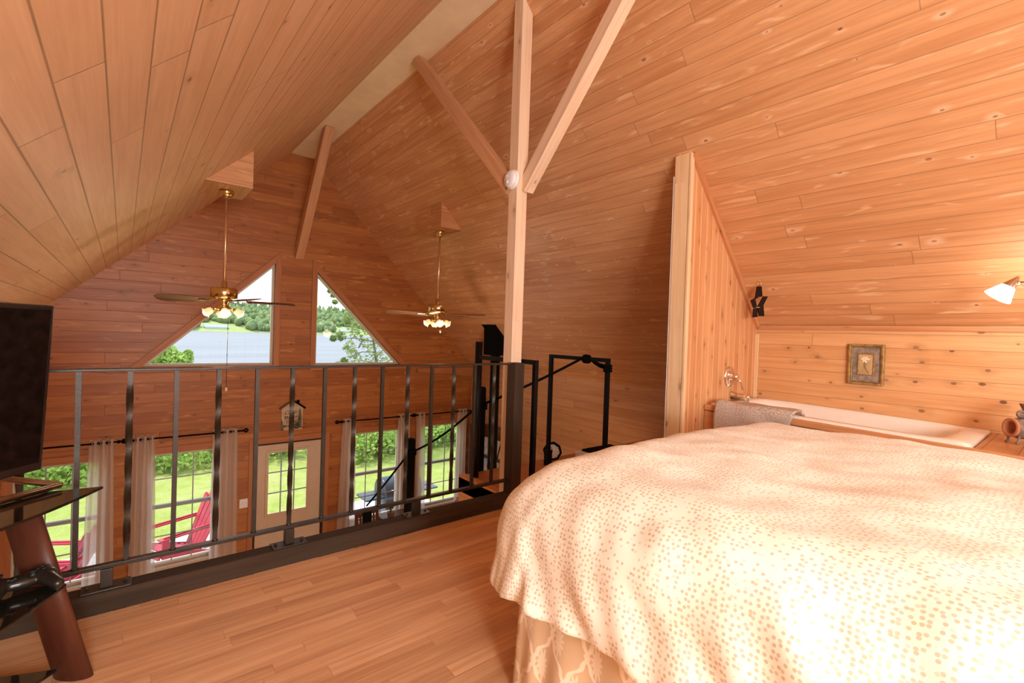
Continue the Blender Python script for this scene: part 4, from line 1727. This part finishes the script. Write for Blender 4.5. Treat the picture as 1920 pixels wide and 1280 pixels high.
# clay pot burner on the deck end
POTC = V((4.15, .245, dz(.25) - .004))
pt = thing('clay_pot', 'weathered clay chiminea ornament lying on its side on the deck end', 'ornament', POTC)
ax = V((-.52, .56, .04)).normalized()
c0 = POTC + V((0, -.02, .155))
b = MB()
b.lathe([(.001, -.20), (.05, -.19), (.085, -.15), (.10, -.08), (.104, 0), (.10, .06), (.088, .10), (.09, .112)], c0, ax, 28, cap=False)
b.build('body', M['clay'], pt)
b = MB()
b.lathe([(.086, .10), (.094, .105), (.094, .122), (.084, .127), (.066, .124), (.062, .10), (.058, .05), (.001, .03)], c0, ax, 28, cap=False)
tag(b.build('mouth', M['clayin'], pt), 'terracotta round mouth')
b = MB()
b.lathe([(.105, .0), (.095, .03), (.075, .07), (.072, .11), (.085, .14), (.098, .165), (.098, .178), (.082, .178), (.07, .14), (.001, .12)], c0 + V((.02, -.05, .065)), (.08, -.05, 1), 24, cap=False)
b.build('neck', M['clay'], pt)
b = MB()
sidev = ax.cross(V((0, 0, 1))).normalized()
for sgn in (-1,):
    hc = c0 + V((-.045, .02, .145))
    b.torus(hc, .028, .014, sidev, 20, 8)
    b.ball(hc, .016, 10, 8)
b.build('scroll_handle', M['clay'], pt)
for da, sd_ in ((.085, .055), (.085, -.06), (-.12, .05), (-.12, -.05)):
    b = MB()
    p = c0 + ax * da + sidev * sd_ + V((0, 0, -.07))
    b.tube([p, V((p.x, p.y, POTC.z + .03)) + ax * .005, V((p.x, p.y, POTC.z + .009)) + ax * .025], .010, 8, radii=[.013, .010, .012])
    b.build('foot', M['clay'], pt)

pt.scale = (.6, .6, .6)

# framed flower picture
pc = thing('framed_picture', 'small framed picture of a pale lily in a gilt frame above the tub', 'picture', (KX, 1.11, 1.11))
py0, py1, pz0, pz1 = .99, 1.225, .960, 1.278


def frame_ring(bb, y0, y1, z0, z1, w, x0, x1):
    # x toward the room is smaller
    bb.box((x0, y0, z0), (x1, y0 + w, z1), 'z')
    bb.box((x0, y1 - w, z0), (x1, y1, z1), 'z')
    bb.box((x0, y0 + w, z0), (x1, y1 - w, z0 + w), 'y')
    bb.box((x0, y0 + w, z1 - w), (x1, y1 - w, z1), 'y')


b = MB()
frame_ring(b, py0, py1, pz0, pz1, .018, KX - .030, KX - .001)
frame_ring(b, py0 + .018, py1 - .018, pz0 + .018, pz1 - .018, .009, KX - .022, KX - .001)
b.build('frame', M['gold'], pc, bevel=.004)
b = MB()
b.box((KX - .012, py0 + .02, pz0 + .02), (KX - .002, py1 - .02, pz1 - .02))
b.build('mat', M['mat'], pc)
b = MB()
frame_ring(b, py0 + .062, py1 - .062, pz0 + .072, pz1 - .072, .010, KX - .019, KX - .010)
b.build('inner_frame', M['gold'], pc, bevel=.002)
b = MB()
b.box((KX - .014, py0 + .07, pz0 + .08), (KX - .011, py1 - .07, pz1 - .08))
b.build('painting', M['artbg'], pc)
b = MB()
fc = V((KX - .0155, 1.112, 1.158))
for k, (an, ln) in enumerate(((10, .034), (62, .030), (120, .030), (170, .034), (232, .03), (285, .036))):
    a = radians(an)
    dd_ = V((0, -cos(a), sin(a)))
    pp = V((0, sin(a), cos(a)))
    b.faces([fc, fc + dd_ * ln * .5 + pp * .009, fc + dd_ * ln, fc + dd_ * ln * .5 - pp * .009], [(0, 1, 2, 3)])
b.ball(fc, .007, 8, 6, (.3, 1, 1))
b.build('lily', M['petal'], pc)
b = MB()
b.tube([fc + V((0, .004, -.02)), fc + V((0, .006, -.055)), fc + V((0, -.012, -.085)), fc + V((0, -.026, -.108))], .0022, 6)
b.tube([fc + V((0, -.012, -.02)), fc + V((0, -.006, -.04)), fc + V((0, .001, -.06))], .0016, 6)
b.build('lily_stem', M['stem'], pc)

# bronze star ornament hung on the slope
sn = V((-SR, 0, -1)).normalized()
stt = thing('star_ornament', 'dark metal open star hanging on the sloped ceiling by the partition', 'ornament', (4.25, 1.82, zr(4.25)))
top = V((4.165, 1.785, zr(4.165))) + sn * .012
b = MB()
b.tube([V((4.165, 1.785, zr(4.165) + .004)), top], .003, 8)
b.torus(top + V((0, 0, -.022)), .016, .003, (.3, 1, 0), 18, 6)
b.build('ring_hook', M['brass'], stt)
b = MB()
ctr = top + V((-.004, 0, -.155))
rx_ = V((.64, -.77, 0))
P2 = [(-.024, .107), (.012, .109), (.022, .03), (-.012, .018), (-.045, -.005), (-.068, -.018), (-.02, -.075)]
def strap(p, q, w0, w1):
    p3 = ctr + rx_ * p[0] + V((0, 0, p[1]))
    q3 = ctr + rx_ * q[0] + V((0, 0, q[1]))
    b.bar(p3, q3, .03, w0, rx_ if abs(p[1] - q[1]) > abs(p[0] - q[0]) else (0, 0, 1), .03, w1)
nrm_ = V((.77, .64, 0))
def plate(poly):
    k = len(poly)
    pts = [ctr + rx_ * a + V((0, 0, c)) - nrm_ * .012 for a, c in poly] + [ctr + rx_ * a + V((0, 0, c)) + nrm_ * .012 for a, c in poly]
    b.faces(pts, [tuple(range(k))[::-1], tuple(range(k, 2 * k))] + [(i, (i + 1) % k, (i + 1) % k + k, i + k) for i in range(k)])
plate([(-.020, .108), (.014, .108), (.024, .024), (-.004, .020), (-.032, .008)])
plate([(-.032, .012), (-.002, .022), (-.03, -.002), (-.062, -.02), (-.066, -.012)])
plate([(-.064, -.012), (-.03, -.006), (-.012, -.075), (-.04, -.075)])
plate([(.030, .024), (.066, .024), (.034, -.05), (-.004, -.05)])
plate([(-.005, -.05), (.034, -.05), (.044, -.142), (.006, -.142), (-.010, -.075)])
plate([(-.042, -.08), (-.012, -.075), (-.008, -.15), (-.045, -.155)])
b.build('star_plate', M['star'], stt)
b = MB()
b.box(ctr + V((-.03, -.02, -.075)), ctr + V((-.012, .01, -.066)))
b.build('rivet', M['nickel'], stt)

# wall lamp
LP = V((4.19, .245, 1.66))
lamp = thing('wall_lamp', 'lit nickel wall lamp with a white cone shade on the sloped ceiling', 'wall lamp', (4.27, .05, zr(4.27)))
lt_ = ray(1848, 548).normalized()
dep = V((3.80, 0, 0))
def at(px, py, X):
    v = ray(px, py)
    return V((0, 0, CZ)) + v * (X / v.x)
LX = 4.02
pA, pB, pC = at(1911, 518, LX), at(1889, 538, LX), at(1870, 557, LX - .03)
axl = (pC - pA).normalized()
L_ = (pC - pA).length
b = MB()
b.lathe([(.001, 0), (.006, .002), (.010, .01), (.036, L_ * .50), (.036, L_ * .51)], pA, axl, 28)
b.build('socket_cone', M['nickel'], lamp)
b = MB()
b.lathe([(.035, L_ * .50), (.066, L_ * .97), (.068, L_ * 1.0), (.060, L_ * .98), (.033, L_ * .52)], pA, axl, 28, cap=False)
tag(b.build('lamp_shade', M['lampglass'], lamp), 'glowing white glass shade')
b = MB()
b.lathe([(.012, L_ * .6), (.022, L_ * .85), (.018, L_ * 1.02), (.001, L_ * 1.06)], pA, axl, 14)
b.build('bulb', M['bulb'], lamp)
b = MB()
ar0 = pA + axl * L_ * .28 + V((0, -.02, -.004))
ar1 = V((LX + .05, -.12, ar0.z + .01))
ar2 = V((4.27, -.16, zr(4.27)))
b.tube([ar0, ar0 + V((0, -.03, 0)), ar1, ar1 + V((.05, -.02, .004)), ar2], .0075, 10)
b.ball(ar0, .013, 12, 8)
b.build('arm', M['nickel'], lamp)
b = MB()
b.lathe([(.055, -.002), (.055, .012), (.02, .025)], ar2, sn, 24)
b.build('wall_plate', M['nickel'], lamp)

# ================================================================== TELEVISION AND STAND
def wpt(x, y, z):
    v = ray(x, y)
    k = (z - CZ) / v.z
    return V((v.x * k, v.y * k, z))


tvx = V((sin(radians(42)), cos(radians(42)), 0))       # along the screen, away from the camera
tvn = V((tvx.y, -tvx.x, 0))                            # toward the bed
TVR = V((-.199, 2.33, 0))
TVW, TZ0, TZ1 = .84, .722, 1.302
tv = thing('television', 'black flat television in the left corner, turned to the bed', 'television', TVR - tvx * TVW / 2 + V((0, 0, .72)))
U3 = V((0, 0, 1))
b = MB()
e0 = TVR - tvx * TVW
U3 = (V((0, 0, 1)) + tvn * .06)
e0 = e0 - tvn * .06 * 1.01
b.prism([(0, TZ0), (TVW, TZ0), (TVW, TZ1), (0, TZ1)], -.040, e0, tvx, U3)
b.build('case', M['tvcase'], tv, bevel=.006)
b = MB()
b.prism([(.018, TZ0 + .03), (TVW - .016, TZ0 + .03), (TVW - .016, TZ1 - .016), (.018, TZ1 - .016)], .002, e0 + tvn * .001, tvx, U3)
tag(b.build('screen', M['screen'], tv), 'dark switched-off screen')
STZ = .62
U3 = V((0, 0, 1))
mid = e0 + tvx * TVW * .5 + tvn * .04
b = MB()
b.prism([(-.05, STZ + .02), (.05, STZ + .02), (.04, TZ0 + .1), (-.04, TZ0 + .1)], -.04, mid - tvn * .03, tvx, U3)
b.build('neck', M['tvcase'], tv)
b = MB()
ft = wpt(112, 909, STZ + .014)
fl, fr_ = wpt(15, 898, STZ + .014), wpt(18, 934, STZ + .014)
for q in (fl, fr_):
    dq = (q - ft).normalized()
    b.tube([ft, ft + dq * .5], .0125, 10)
b.lathe([(.075, STZ + .001), (.075, STZ + .03), (.03, STZ + .045)], mid, (0, 0, 1), 24)
b.build('stand_foot', M['nickel'], tv)

stand = thing('tv_stand', 'television stand with black glass shelves and slanted cherry wood legs', 'tv stand', (-.35, 2.25, 0))


# three triangular shelves with a bowed front edge; corner tip at the right
def tri_shelf(tip, left, back, z, bow, name='glass_shelf'):
    bb = MB()
    t, l, bk = V(tip), V(left), V(back)
    n_ = 14
    fr = []
    mv = (l - t)
    nn = V((mv.y, -mv.x)).normalized()
    if nn.dot(V((.7, -.7))) < 0:
        nn = -nn
    for i in range(n_ + 1):
        q = i / n_
        p = t + mv * q + nn * bow * 4 * q * (1 - q)
        fr.append((p.x, p.y))
    poly = fr + [(bk.x, bk.y)]
    bb.prism(poly, .010, (0, 0, z - .010), (1, 0, 0), (0, 1, 0))
    return bb.build(name, M['smoked'], stand, bevel=.002)


tri_shelf((-.047, 2.39), (-.90, 1.60), (-.93, 2.55), STZ, .10)
MSZ = .37
tpm = wpt(125, 1093, MSZ)
tri_shelf((tpm.x, tpm.y), (-.80, 1.42), (-.93, 2.45), MSZ, .085)
tri_shelf((-.155, 2.235), (-.85, 1.60), (-.93, 2.55), .045, .02)
for (fx, fy, tx, ty) in ((-.112, 2.240, -.268, 2.330), (-.80, 1.56, -.74, 1.74), (-.90, 2.50, -.72, 2.42)):
    b = MB()
    a, c = V((fx, fy, 0)), V((tx, ty, STZ - .011))
    dleg = (c - a).normalized()
    k = 24
    rr_ = []
    lw, lh = .066, .030
    sdv_ = tvx
    for t_ in (0, 1):
        p = a.lerp(c, t_)
        ring_ = []
        for q in range(k):
            an = 2 * pi * q / k
            ring_.append(b.bm.verts.new(p + V((rt.x, rt.y, 0)).normalized() * lw * cos(an) + V((fw.x, fw.y, 0)).normalized() * lh * sin(an)))
        rr_.append(ring_)
    for q in range(k):
        f = b.bm.faces.new((rr_[0][q], rr_[0][(q + 1) % k], rr_[1][(q + 1) % k], rr_[1][q]))
        f.smooth = True
        for l in f.loops:
            l[b.uvl].uv = (l.vert.co.z, q * .01)
    b.bm.faces.new(rr_[0][::-1])
    b.bm.faces.new(rr_[1])
    b.build('leg', M['cherry'], stand)

# game controller on the middle shelf
gc = thing('game_controller', 'black game controller lying on the middle glass shelf', 'game controller', (-.22, 2.05, .37))
gx = (wpt(96, 1082, .405) - wpt(-10, 1112, .405)).normalized()
gx.z = 0
gx.normalize()
gy = V((-gx.y, gx.x, 0))
gcen = wpt(40, 1090, .402)
gcen.z = .402
b = MB()
def gball(a, c, h, r, sc):
    k0 = len(b.bm.verts)
    b.ball((0, 0, 0), r, 18, 12)
    b.bm.verts.ensure_lookup_table()
    for v in b.bm.verts[k0:]:
        x, y, z = v.co.x * sc[0], v.co.y * sc[1], v.co.z * sc[2]
        v.co = gcen + gx * (x + a) + gy * (y + c) + V((0, 0, z + h))
gball(0, 0, 0, .04, (1.5, .8, .55))
gball(.052, .002, .002, .036, (1.0, .95, .66))
gball(-.052, .002, .002, .036, (1.0, .95, .66))
for s_ in (-1, 1):
    for k in range(5):
        gball(s_ * (.054 + .005 * k), -.014 - .014 * k, -.001 - .002 * k, .028 - .002 * k, (.9, 1, .8))
o = b.build('body', M['pad'], gc)
rm = o.modifiers.new('remesh', 'REMESH')
rm.mode = 'VOXEL'
rm.voxel_size = .0035
rm.use_smooth_shade = True
sm = o.modifiers.new('smooth', 'SMOOTH')
sm.iterations = 5
for (a, c) in ((-.050, .010), (.024, -.018)):
    b = MB()
    p = gcen + gx * a + gy * c + V((0, 0, .018))
    b.lathe([(.012, 0), (.007, .004), (.007, .011), (.0105, .013), (.0105, .017), (.007, .0155), (.001, .0145)], p, (0, 0, 1), 18)
    b.build('thumbstick', M['rubber'], gc)
b = MB()
p = gcen - gx * .024 - gy * .017 + V((0, 0, .0215))
b.bar(p - gx * .011, p + gx * .011, .008, .005)
b.bar(p - gy * .011, p + gy * .011, .008, .005)
b.build('direction_pad', M['rubber'], gc, bevel=.001)
for k in range(4):
    a = k * pi / 2
    b = MB()
    b.lathe([(.0052, 0), (.0052, .004), (.003, .0055), (.001, .006)], gcen + gx * (.052 + .012 * cos(a)) + gy * (.010 + .012 * sin(a)) + V((0, 0, .022)), (0, 0, 1), 12)
    b.build('button', M['rubber'], gc)

# ================================================================== MAIN ROOM FURNITURE SEEN OVER THE EDGE
cx, cy = 3.02, 6.72
dc = thing('dining_chair', 'dark slat-backed wooden dining chair behind the lowest stair post', 'chair', (cx, cy, ZM))
dxv, dyv = V((cos(.25), sin(.25), 0)), V((-sin(.25), cos(.25), 0))
o0 = V((cx, cy, ZM))
b = MB()
b.bar(o0 - dyv * .21 + V((0, 0, .45)), o0 + dyv * .21 + V((0, 0, .45)), .42, .03)
b.build('seat', M['chairwood'], dc, bevel=.01)
for sx_ in (-1, 1):
    b = MB()
    b.bar(o0 + dxv * sx_ * .19 - dyv * .19, o0 + dxv * sx_ * .19 - dyv * .20 + V((0, 0, .44)), .035, .035, dyv)
    b.build('leg', M['chairwood'], dc)
    b = MB()
    b.bar(o0 + dxv * sx_ * .19 + dyv * .19, o0 + dxv * sx_ * .19 + dyv * .27 + V((0, 0, 1.02)), .035, .035, dyv)
    b.build('leg', M['chairwood'], dc)
b = MB()
b.bar(o0 - dxv * .19 + dyv * .26 + V((0, 0, .97)), o0 + dxv * .19 + dyv * .26 + V((0, 0, .97)), .025, .09)
b.bar(o0 - dxv * .19 + dyv * .225 + V((0, 0, .58)), o0 + dxv * .19 + dyv * .225 + V((0, 0, .58)), .022, .05)
b.build('back_rails', M['chairwood'], dc)
for k in range(4):
    x = -.12 + .08 * k
    b = MB()
    b.bar(o0 + dxv * x + dyv * .225 + V((0, 0, .60)), o0 + dxv * x + dyv * .26 + V((0, 0, .94)), .03, .012, dyv)
    b.build('slat', M['chairwood'], dc)

tb = thing('side_table', 'small wooden table under the window right of the glazed door', 'table', (3.45, 7.2, ZM))
b = MB()
b.box((3.29, 7.0, -1.80), (3.85, 7.38, -1.77), 'x')
b.build('top', M['chairwood'], tb)
for x in (3.31, 3.79):
    for y in (7.03, 7.32):
        b = MB()
        b.box((x, y, ZM), (x + .035, y + .035, -1.80))
        b.build('leg', M['chairwood'], tb)
pl = thing('potted_flower', 'small potted plant with pink blossoms on the table by the window', 'plant', (3.42, 7.12, -1.77))
b = MB()
b.lathe([(.045, 0), (.06, .09), (.064, .10), (.05, .10), (.001, .085)], (3.42, 7.12, -1.77), (0, 0, 1), 16)
b.build('pot', M['pot'], pl)
b = MB()
rg = random.Random(3)
for k in range(60):
    a, t = rg.uniform(0, 2 * pi), rg.uniform(.0, 1)
    p = V((3.42 + .07 * t * cos(a), 7.12 + .07 * t * sin(a), -1.68 + .10 * rg.random()))
    d1 = V((cos(a), sin(a), .8)).normalized() * .03
    d2 = V((-sin(a), cos(a), 0)) * .009
    b.faces([p - d1, p + d2, p + d1, p - d2], [(0, 1, 2, 3)])
b.build('leaves', M['leafdark'], pl)
b = MB()
for k in range(12):
    a, t = rg.uniform(0, 2 * pi), rg.uniform(.0, .05)
    b.ball((3.42 + t * cos(a), 7.12 + t * sin(a), -1.60 + .06 * rg.random()), .014, 8, 6)
b.build('blossoms', M['pink'], pl)

# ================================================================== OUTDOORS
GZ = -2.95
# ground: lawn falling away toward the lake
b = MB()
nx, ny = 60, 60
g2 = []
for j in range(ny + 1):
    y = 7.9 + (70 - 7.9) * (j / ny) ** 1.6
    row = []
    for i in range(nx + 1):
        x = -30 + 75 * i / nx
        z = GZ + .05 * noise.noise(V((x * .4, y * .4, 0)))
        if y > 17.5:
            z -= (y - 17.5) * .062
        row.append(b.bm.verts.new((x, y, z)))
    g2.append(row)
for j in range(ny):
    for i in range(nx):
        f = b.bm.faces.new((g2[j][i], g2[j][i + 1], g2[j + 1][i + 1], g2[j + 1][i]))
        f.smooth = True
o = b.build('lawn_ground', M['lawn'])
tag(o, kind='structure')
b = MB()
b.faces([(-600, 45, -5.9), (1400, 45, -5.9), (1400, 760, -5.9), (-600, 760, -5.9)], [(0, 1, 2, 3)])
tag(b.build('lake_water', M['lake']), kind='structure')
# deck outside
b = MB()
b.box((-3.5, 7.78, -2.78), (5.55, 10.45, -2.62), 'x')
tag(b.build('deck_floor', M['decking']), kind='structure')

# hills across the lake, grown over with trees
def hill_h(x, y):
    t = (y - 700) / 190
    base = 42 * min(1, max(0, t)) ** .8
    return -5.9 + base * (1 + .16 * noise.noise(V((x * .004, y * .006, 2)))) + (1.5 if y > 700 else -1)


b = MB()
g3 = []
for j in range(26):
    y = 694 + 10 * j
    row = []
    for i in range(70):
        x = -250 + 13 * i
        row.append(b.bm.verts.new((x, y + 8 * noise.noise(V((x * .012, 0, 5))), hill_h(x, y))))
    g3.append(row)
for j in range(25):
    for i in range(69):
        f = b.bm.faces.new((g3[j][i], g3[j][i + 1], g3[j + 1][i + 1], g3[j + 1][i]))
        f.smooth = True
tag(b.build('hill_ground', M['shoregrass']), kind='structure')
b = MB()
rg = random.Random(11)
ico = bmesh.new()
bmesh.ops.create_icosphere(ico, subdivisions=2, radius=1)
iv = [v.co.copy() for v in ico.verts]
ifc = [[v.index for v in f.verts] for f in ico.faces]
ico.free()
HOUSES = [ray(405, 601).x / ray(405, 601).y * 708, ray(652, 617).x / ray(652, 617).y * 708]
for k in range(2600):
    y = 704 + 190 * rg.random() ** 1.5
    x = rg.uniform(-60, 460)
    if y < 732 and any(abs(x - hx_) < 19 for hx_ in HOUSES):
        continue
    if y < 722 and (noise.noise(V((x * .03, 0, 0))) > .10):
        continue
    r = rg.uniform(2.2, 4.6) * (1.15 if y < 730 else 1)
    h_ = r * rg.uniform(1.0, 1.5)
    if y > 840:
        r *= .5
        h_ = r * rg.uniform(1.6, 3.0)
    z0 = hill_h(x, y) + h_ * .7
    sd_ = rg.uniform(0, 99)
    vs = []
    for c in iv:
        q = 1 + .55 * noise.noise(c * 2.6 + V((sd_, 0, 0)))
        tp = 1.0 if y < 840 else (1 - .45 * max(0, c.z))
        vs.append(b.bm.verts.new((x + c.x * r * q * tp, y + c.y * r * q * tp, z0 + c.z * h_ * q)))
    for f in ifc:
        b.bm.faces.new([vs[i] for i in f]).smooth = True
tag(b.build('far_forest', M['forest']), 'green forest covering the hill across the lake', 'forest', None, 'stuff')

for (pxx, pyy, w, lab) in ((405, 601, 24, 'pale far house on the shore across the lake, seen through the left triangular window'),
                           (652, 617, 22, 'pale far house on the shore across the lake, behind the birch branches')):
    v = ray(pxx, pyy)
    k = 708 / v.y
    p = V((v.x * k, 705, -4.3))
    hs = thing('far_house', lab, 'house', p)
    b = MB()
    b.box(p + V((-w / 2, 0, -1.2)), p + V((w / 2, 8, 4.0)))
    b.build('walls', M['housewall'], hs)
    b = MB()
    b.prism([(0 - 1, 4.0), (9, 4.0), (4, 7.4)], w + 2, p + V((-w / 2 - 1, 0, 0)), (0, 1, 0), (0, 0, 1))
    b.build('roof', M['houseroof'], hs)


# trees: trunk, branches and leaf cards
def leaf_cloud(bb, centers, n, size, rg):
    for k in range(n):
        c, r = rg.choice(centers)
        while True:
            q = V((rg.uniform(-1, 1), rg.uniform(-1, 1), rg.uniform(-1, 1)))
            if q.length < 1:
                break
        p = V(c) + q * r
        a = V((rg.uniform(-1, 1), rg.uniform(-1, 1), rg.uniform(-1, 1))).normalized()
        t = a.orthogonal().normalized()
        s_ = size * rg.uniform(.6, 1.3)
        vs = [bb.bm.verts.new(p + x) for x in (a * s_, t * s_ * .55, -a * s_, -t * s_ * .55)]
        bb.bm.faces.new(vs)


def tree(name, label, base, tips, r0, centers, n, size, mat, seed):
    root = thing(name, label, 'tree', base)
    rg = random.Random(seed)
    bb = MB()
    for path, rr in tips:
        bb.tube(path, rr, 8, radii=[rr * (1 - .75 * i / (len(path) - 1)) for i in range(len(path))])
    bb.build('trunk', M['bark'], root)
    bb = MB()
    leaf_cloud(bb, centers, n, size, rg)
    o = bb.build('foliage', mat, root)
    tag(o, kind='stuff')


def P(px, py, Y):
    v = ray(px, py)
    return V((0, 0, CZ)) + v * (Y / v.y)


Y1 = 26.0
base = V((P(300, 700, Y1).x - .6, Y1, GZ - .6))
cn = []
for (px, py, r) in ((285, 690, .75), (300, 676, .7), (318, 668, .55), (325, 680, .7), (345, 676, .45), (268, 700, .8), (306, 700, .9), (338, 690, .6), (250, 690, .8), (230, 700, .9), (352, 664, .22), (312, 656, .2)):
    cn.append((P(px, py, Y1 + random.uniform(-.6, .6)), r * .85))
tree('shore_tree', 'bright green leafy tree at the lower left corner of the left triangular window', base,
     [([base, base.lerp(P(300, 690, Y1), .6), P(305, 672, Y1)], .14), ([base.lerp(P(300, 690, Y1), .6), P(335, 680, Y1)], .06), ([base.lerp(P(300, 690, Y1), .5), P(262, 695, Y1)], .06)],
     .2, cn, 5200, .085, M['leaf'], 5)
Y2 = 15.0
base = V((P(712, 690, Y2).x + .1, Y2, GZ))
tr = [base, P(710, 700, Y2), P(703, 660, Y2), P(699, 625, Y2), P(690, 590, Y2)]
cn = []
for (px, py, r) in ((690, 640, .32), (670, 632, .3), (655, 650, .2), (640, 630, .16), (625, 634, .10), (662, 665, .2), (676, 680, .26), (645, 676, .12), (632, 683, .10), (700, 660, .35), (720, 670, .45),
                    (735, 685, .5), (710, 685, .4), (745, 690, .5), (665, 612, .25), (685, 605, .3), (650, 600, .15), (640, 562, .10), (624, 553, .09), (628, 566, .07), (618, 545, .06), (700, 610, .4), (720, 630, .5), (660, 590, .2), (690, 570, .4)):
    cn.append((P(px, py, Y2 + random.uniform(-.5, .5)), r))
brs = [(tr, .075)]
for (a, c_) in (((703, 660), (655, 668)), ((706, 680), (640, 680)), ((700, 640), (622, 636)), ((699, 625), (640, 600)), ((692, 600), (615, 548)), ((705, 670), (740, 640)), ((712, 690), (760, 660)), ((690, 590), (650, 565)),
                ((672, 652), (690, 632))):
    p0, p1 = P(*a, Y2), P(*c_, Y2 + .2)
    brs.append(([p0, p0.lerp(p1, .5) + V((0, 0, .08)), p1], .022))
tree('birch_tree', 'slender birch with sparse dark leaves behind the right triangular window', base, brs, .1, cn, 2300, .052, M['leafdark'], 8)

# wild growth along the far edge of the lawn
b = MB()
rg = random.Random(21)
cn = []
for k in range(330):
    x = rg.uniform(-8, 22)
    y = (16.6 if x < 5 else 14.8) + rg.uniform(-.2, 2.8)
    r = rg.uniform(.4, .85)
    cn.append((V((x, y, GZ + r * .75)), r))
leaf_cloud(b, cn, 52000, .08, rg)
tag(b.build('undergrowth', M['undergrowth']), 'leafy green undergrowth along the far edge of the lawn', 'undergrowth', None, 'stuff')


# red slatted deck chairs
def deck_chair(loc, rz, label):
    root = thing('deck_chair', label, 'deck chair', loc, rz, 'red deck chairs')
    # local: faces -y, seat slopes back toward +y
    for k in range(5):
        x = -.22 + .11 * k
        hgt = .80 + .12 * (1 - (abs(k - 2) / 2) ** 1.6)
        bb = MB()
        a = V((x * .80, .18, .22))
        c = V((x * 1.18, .18 + hgt * .42, .22 + hgt * .90))
        bb.bar(a, c, .082, .018, (0, 1, 0), .112, .018)
        bb.ball(c, .056, 12, 6, (1, .25, .7))
        bb.build('back_slat', M['red'], root, world=False)
    for k in range(7):
        y = -.42 + .095 * k
        bb = MB()
        bb.box((-.27, y, .385 - .035 * k), (.27, y + .08, .403 - .035 * k), 'x')
        bb.build('seat_slat', M['red'], root, world=False)
    for s_ in (-1, 1):
        bb = MB()
        bb.prism([(-.45, .60), (-.42, .64), (.45, .64), (.45, .61), (-.42, .605)], .02, (s_ * .33, 0, 0), (0, 1, 0), (0, 0, 1))
        bb.box((s_ * .33 - .06, -.48, .60), (s_ * .33 + .06, .42, .622), 'y')
        bb.build('armrest', M['red'], root, world=False)
        bb = MB()
        bb.box((s_ * .29 - .011, -.42, 0), (s_ * .29 + .011, -.32, .60), 'z')
        bb.build('leg', M['red'], root, world=False)
        bb = MB()
        bb.bar((s_ * .27, -.44, .37), (s_ * .27, .62, .03), .022, .10)
        bb.build('leg', M['red'], root, world=False)
    bb = MB()
    bb.bar((-.32, .42, .60), (.32, .42, .60), .05, .022)
    bb.bar((-.26, -.44, .32), (.26, -.44, .32), .02, .10)
    bb.build('cross_rails', M['red'], root, world=False)
    return root


deck_chair((.80, 9.25, -2.62), radians(-68), 'red slatted deck chair seen through the window left of the glazed door')
deck_chair((-.66, 9.12, -2.62), radians(-120), 'red slatted deck chair low behind the television stand')

# barbecue grill on the deck
gl = thing('barbecue_grill', 'black and grey barbecue grill on the deck behind the middle stair post', 'grill', (4.35, 8.75, -2.62))
p = V((4.35, 8.75, -2.62))
b = MB()
b.box(p + V((-.38, -.26, .08)), p + V((.38, .26, .68)))
b.build('cabinet', M['grill'], gl, bevel=.01)
b = MB()
b.lathe([(.001, -.40), (.27, -.39), (.28, -.37), (.28, .37), (.27, .39), (.001, .40)], p + V((0, 0, .72)), (1, 0, 0), 24)
b.build('hood', M['grill'], gl)
b = MB()
b.tube([p + V((-.3, -.30, .82)), p + V((-.3, -.34, .82)), p + V((.3, -.34, .82)), p + V((.3, -.30, .82))], .012, 8)
b.build('handle', M['nickel'], gl)
for s_ in (-1, 1):
    b = MB()
    b.box(p + V((s_ * .58 - .19, -.24, .66)), p + V((s_ * .58 + .19, .24, .69)))
    b.build('side_shelf', M['grill'], gl)
for s_ in (-1, 1):
    for q in (-1, 1):
        b = MB()
        b.lathe([(.06, -.02), (.06, .02)], p + V((s_ * .32, q * .2, .06)), (1, 0, 0), 16)
        b.build('wheel', M['rubber'], gl)
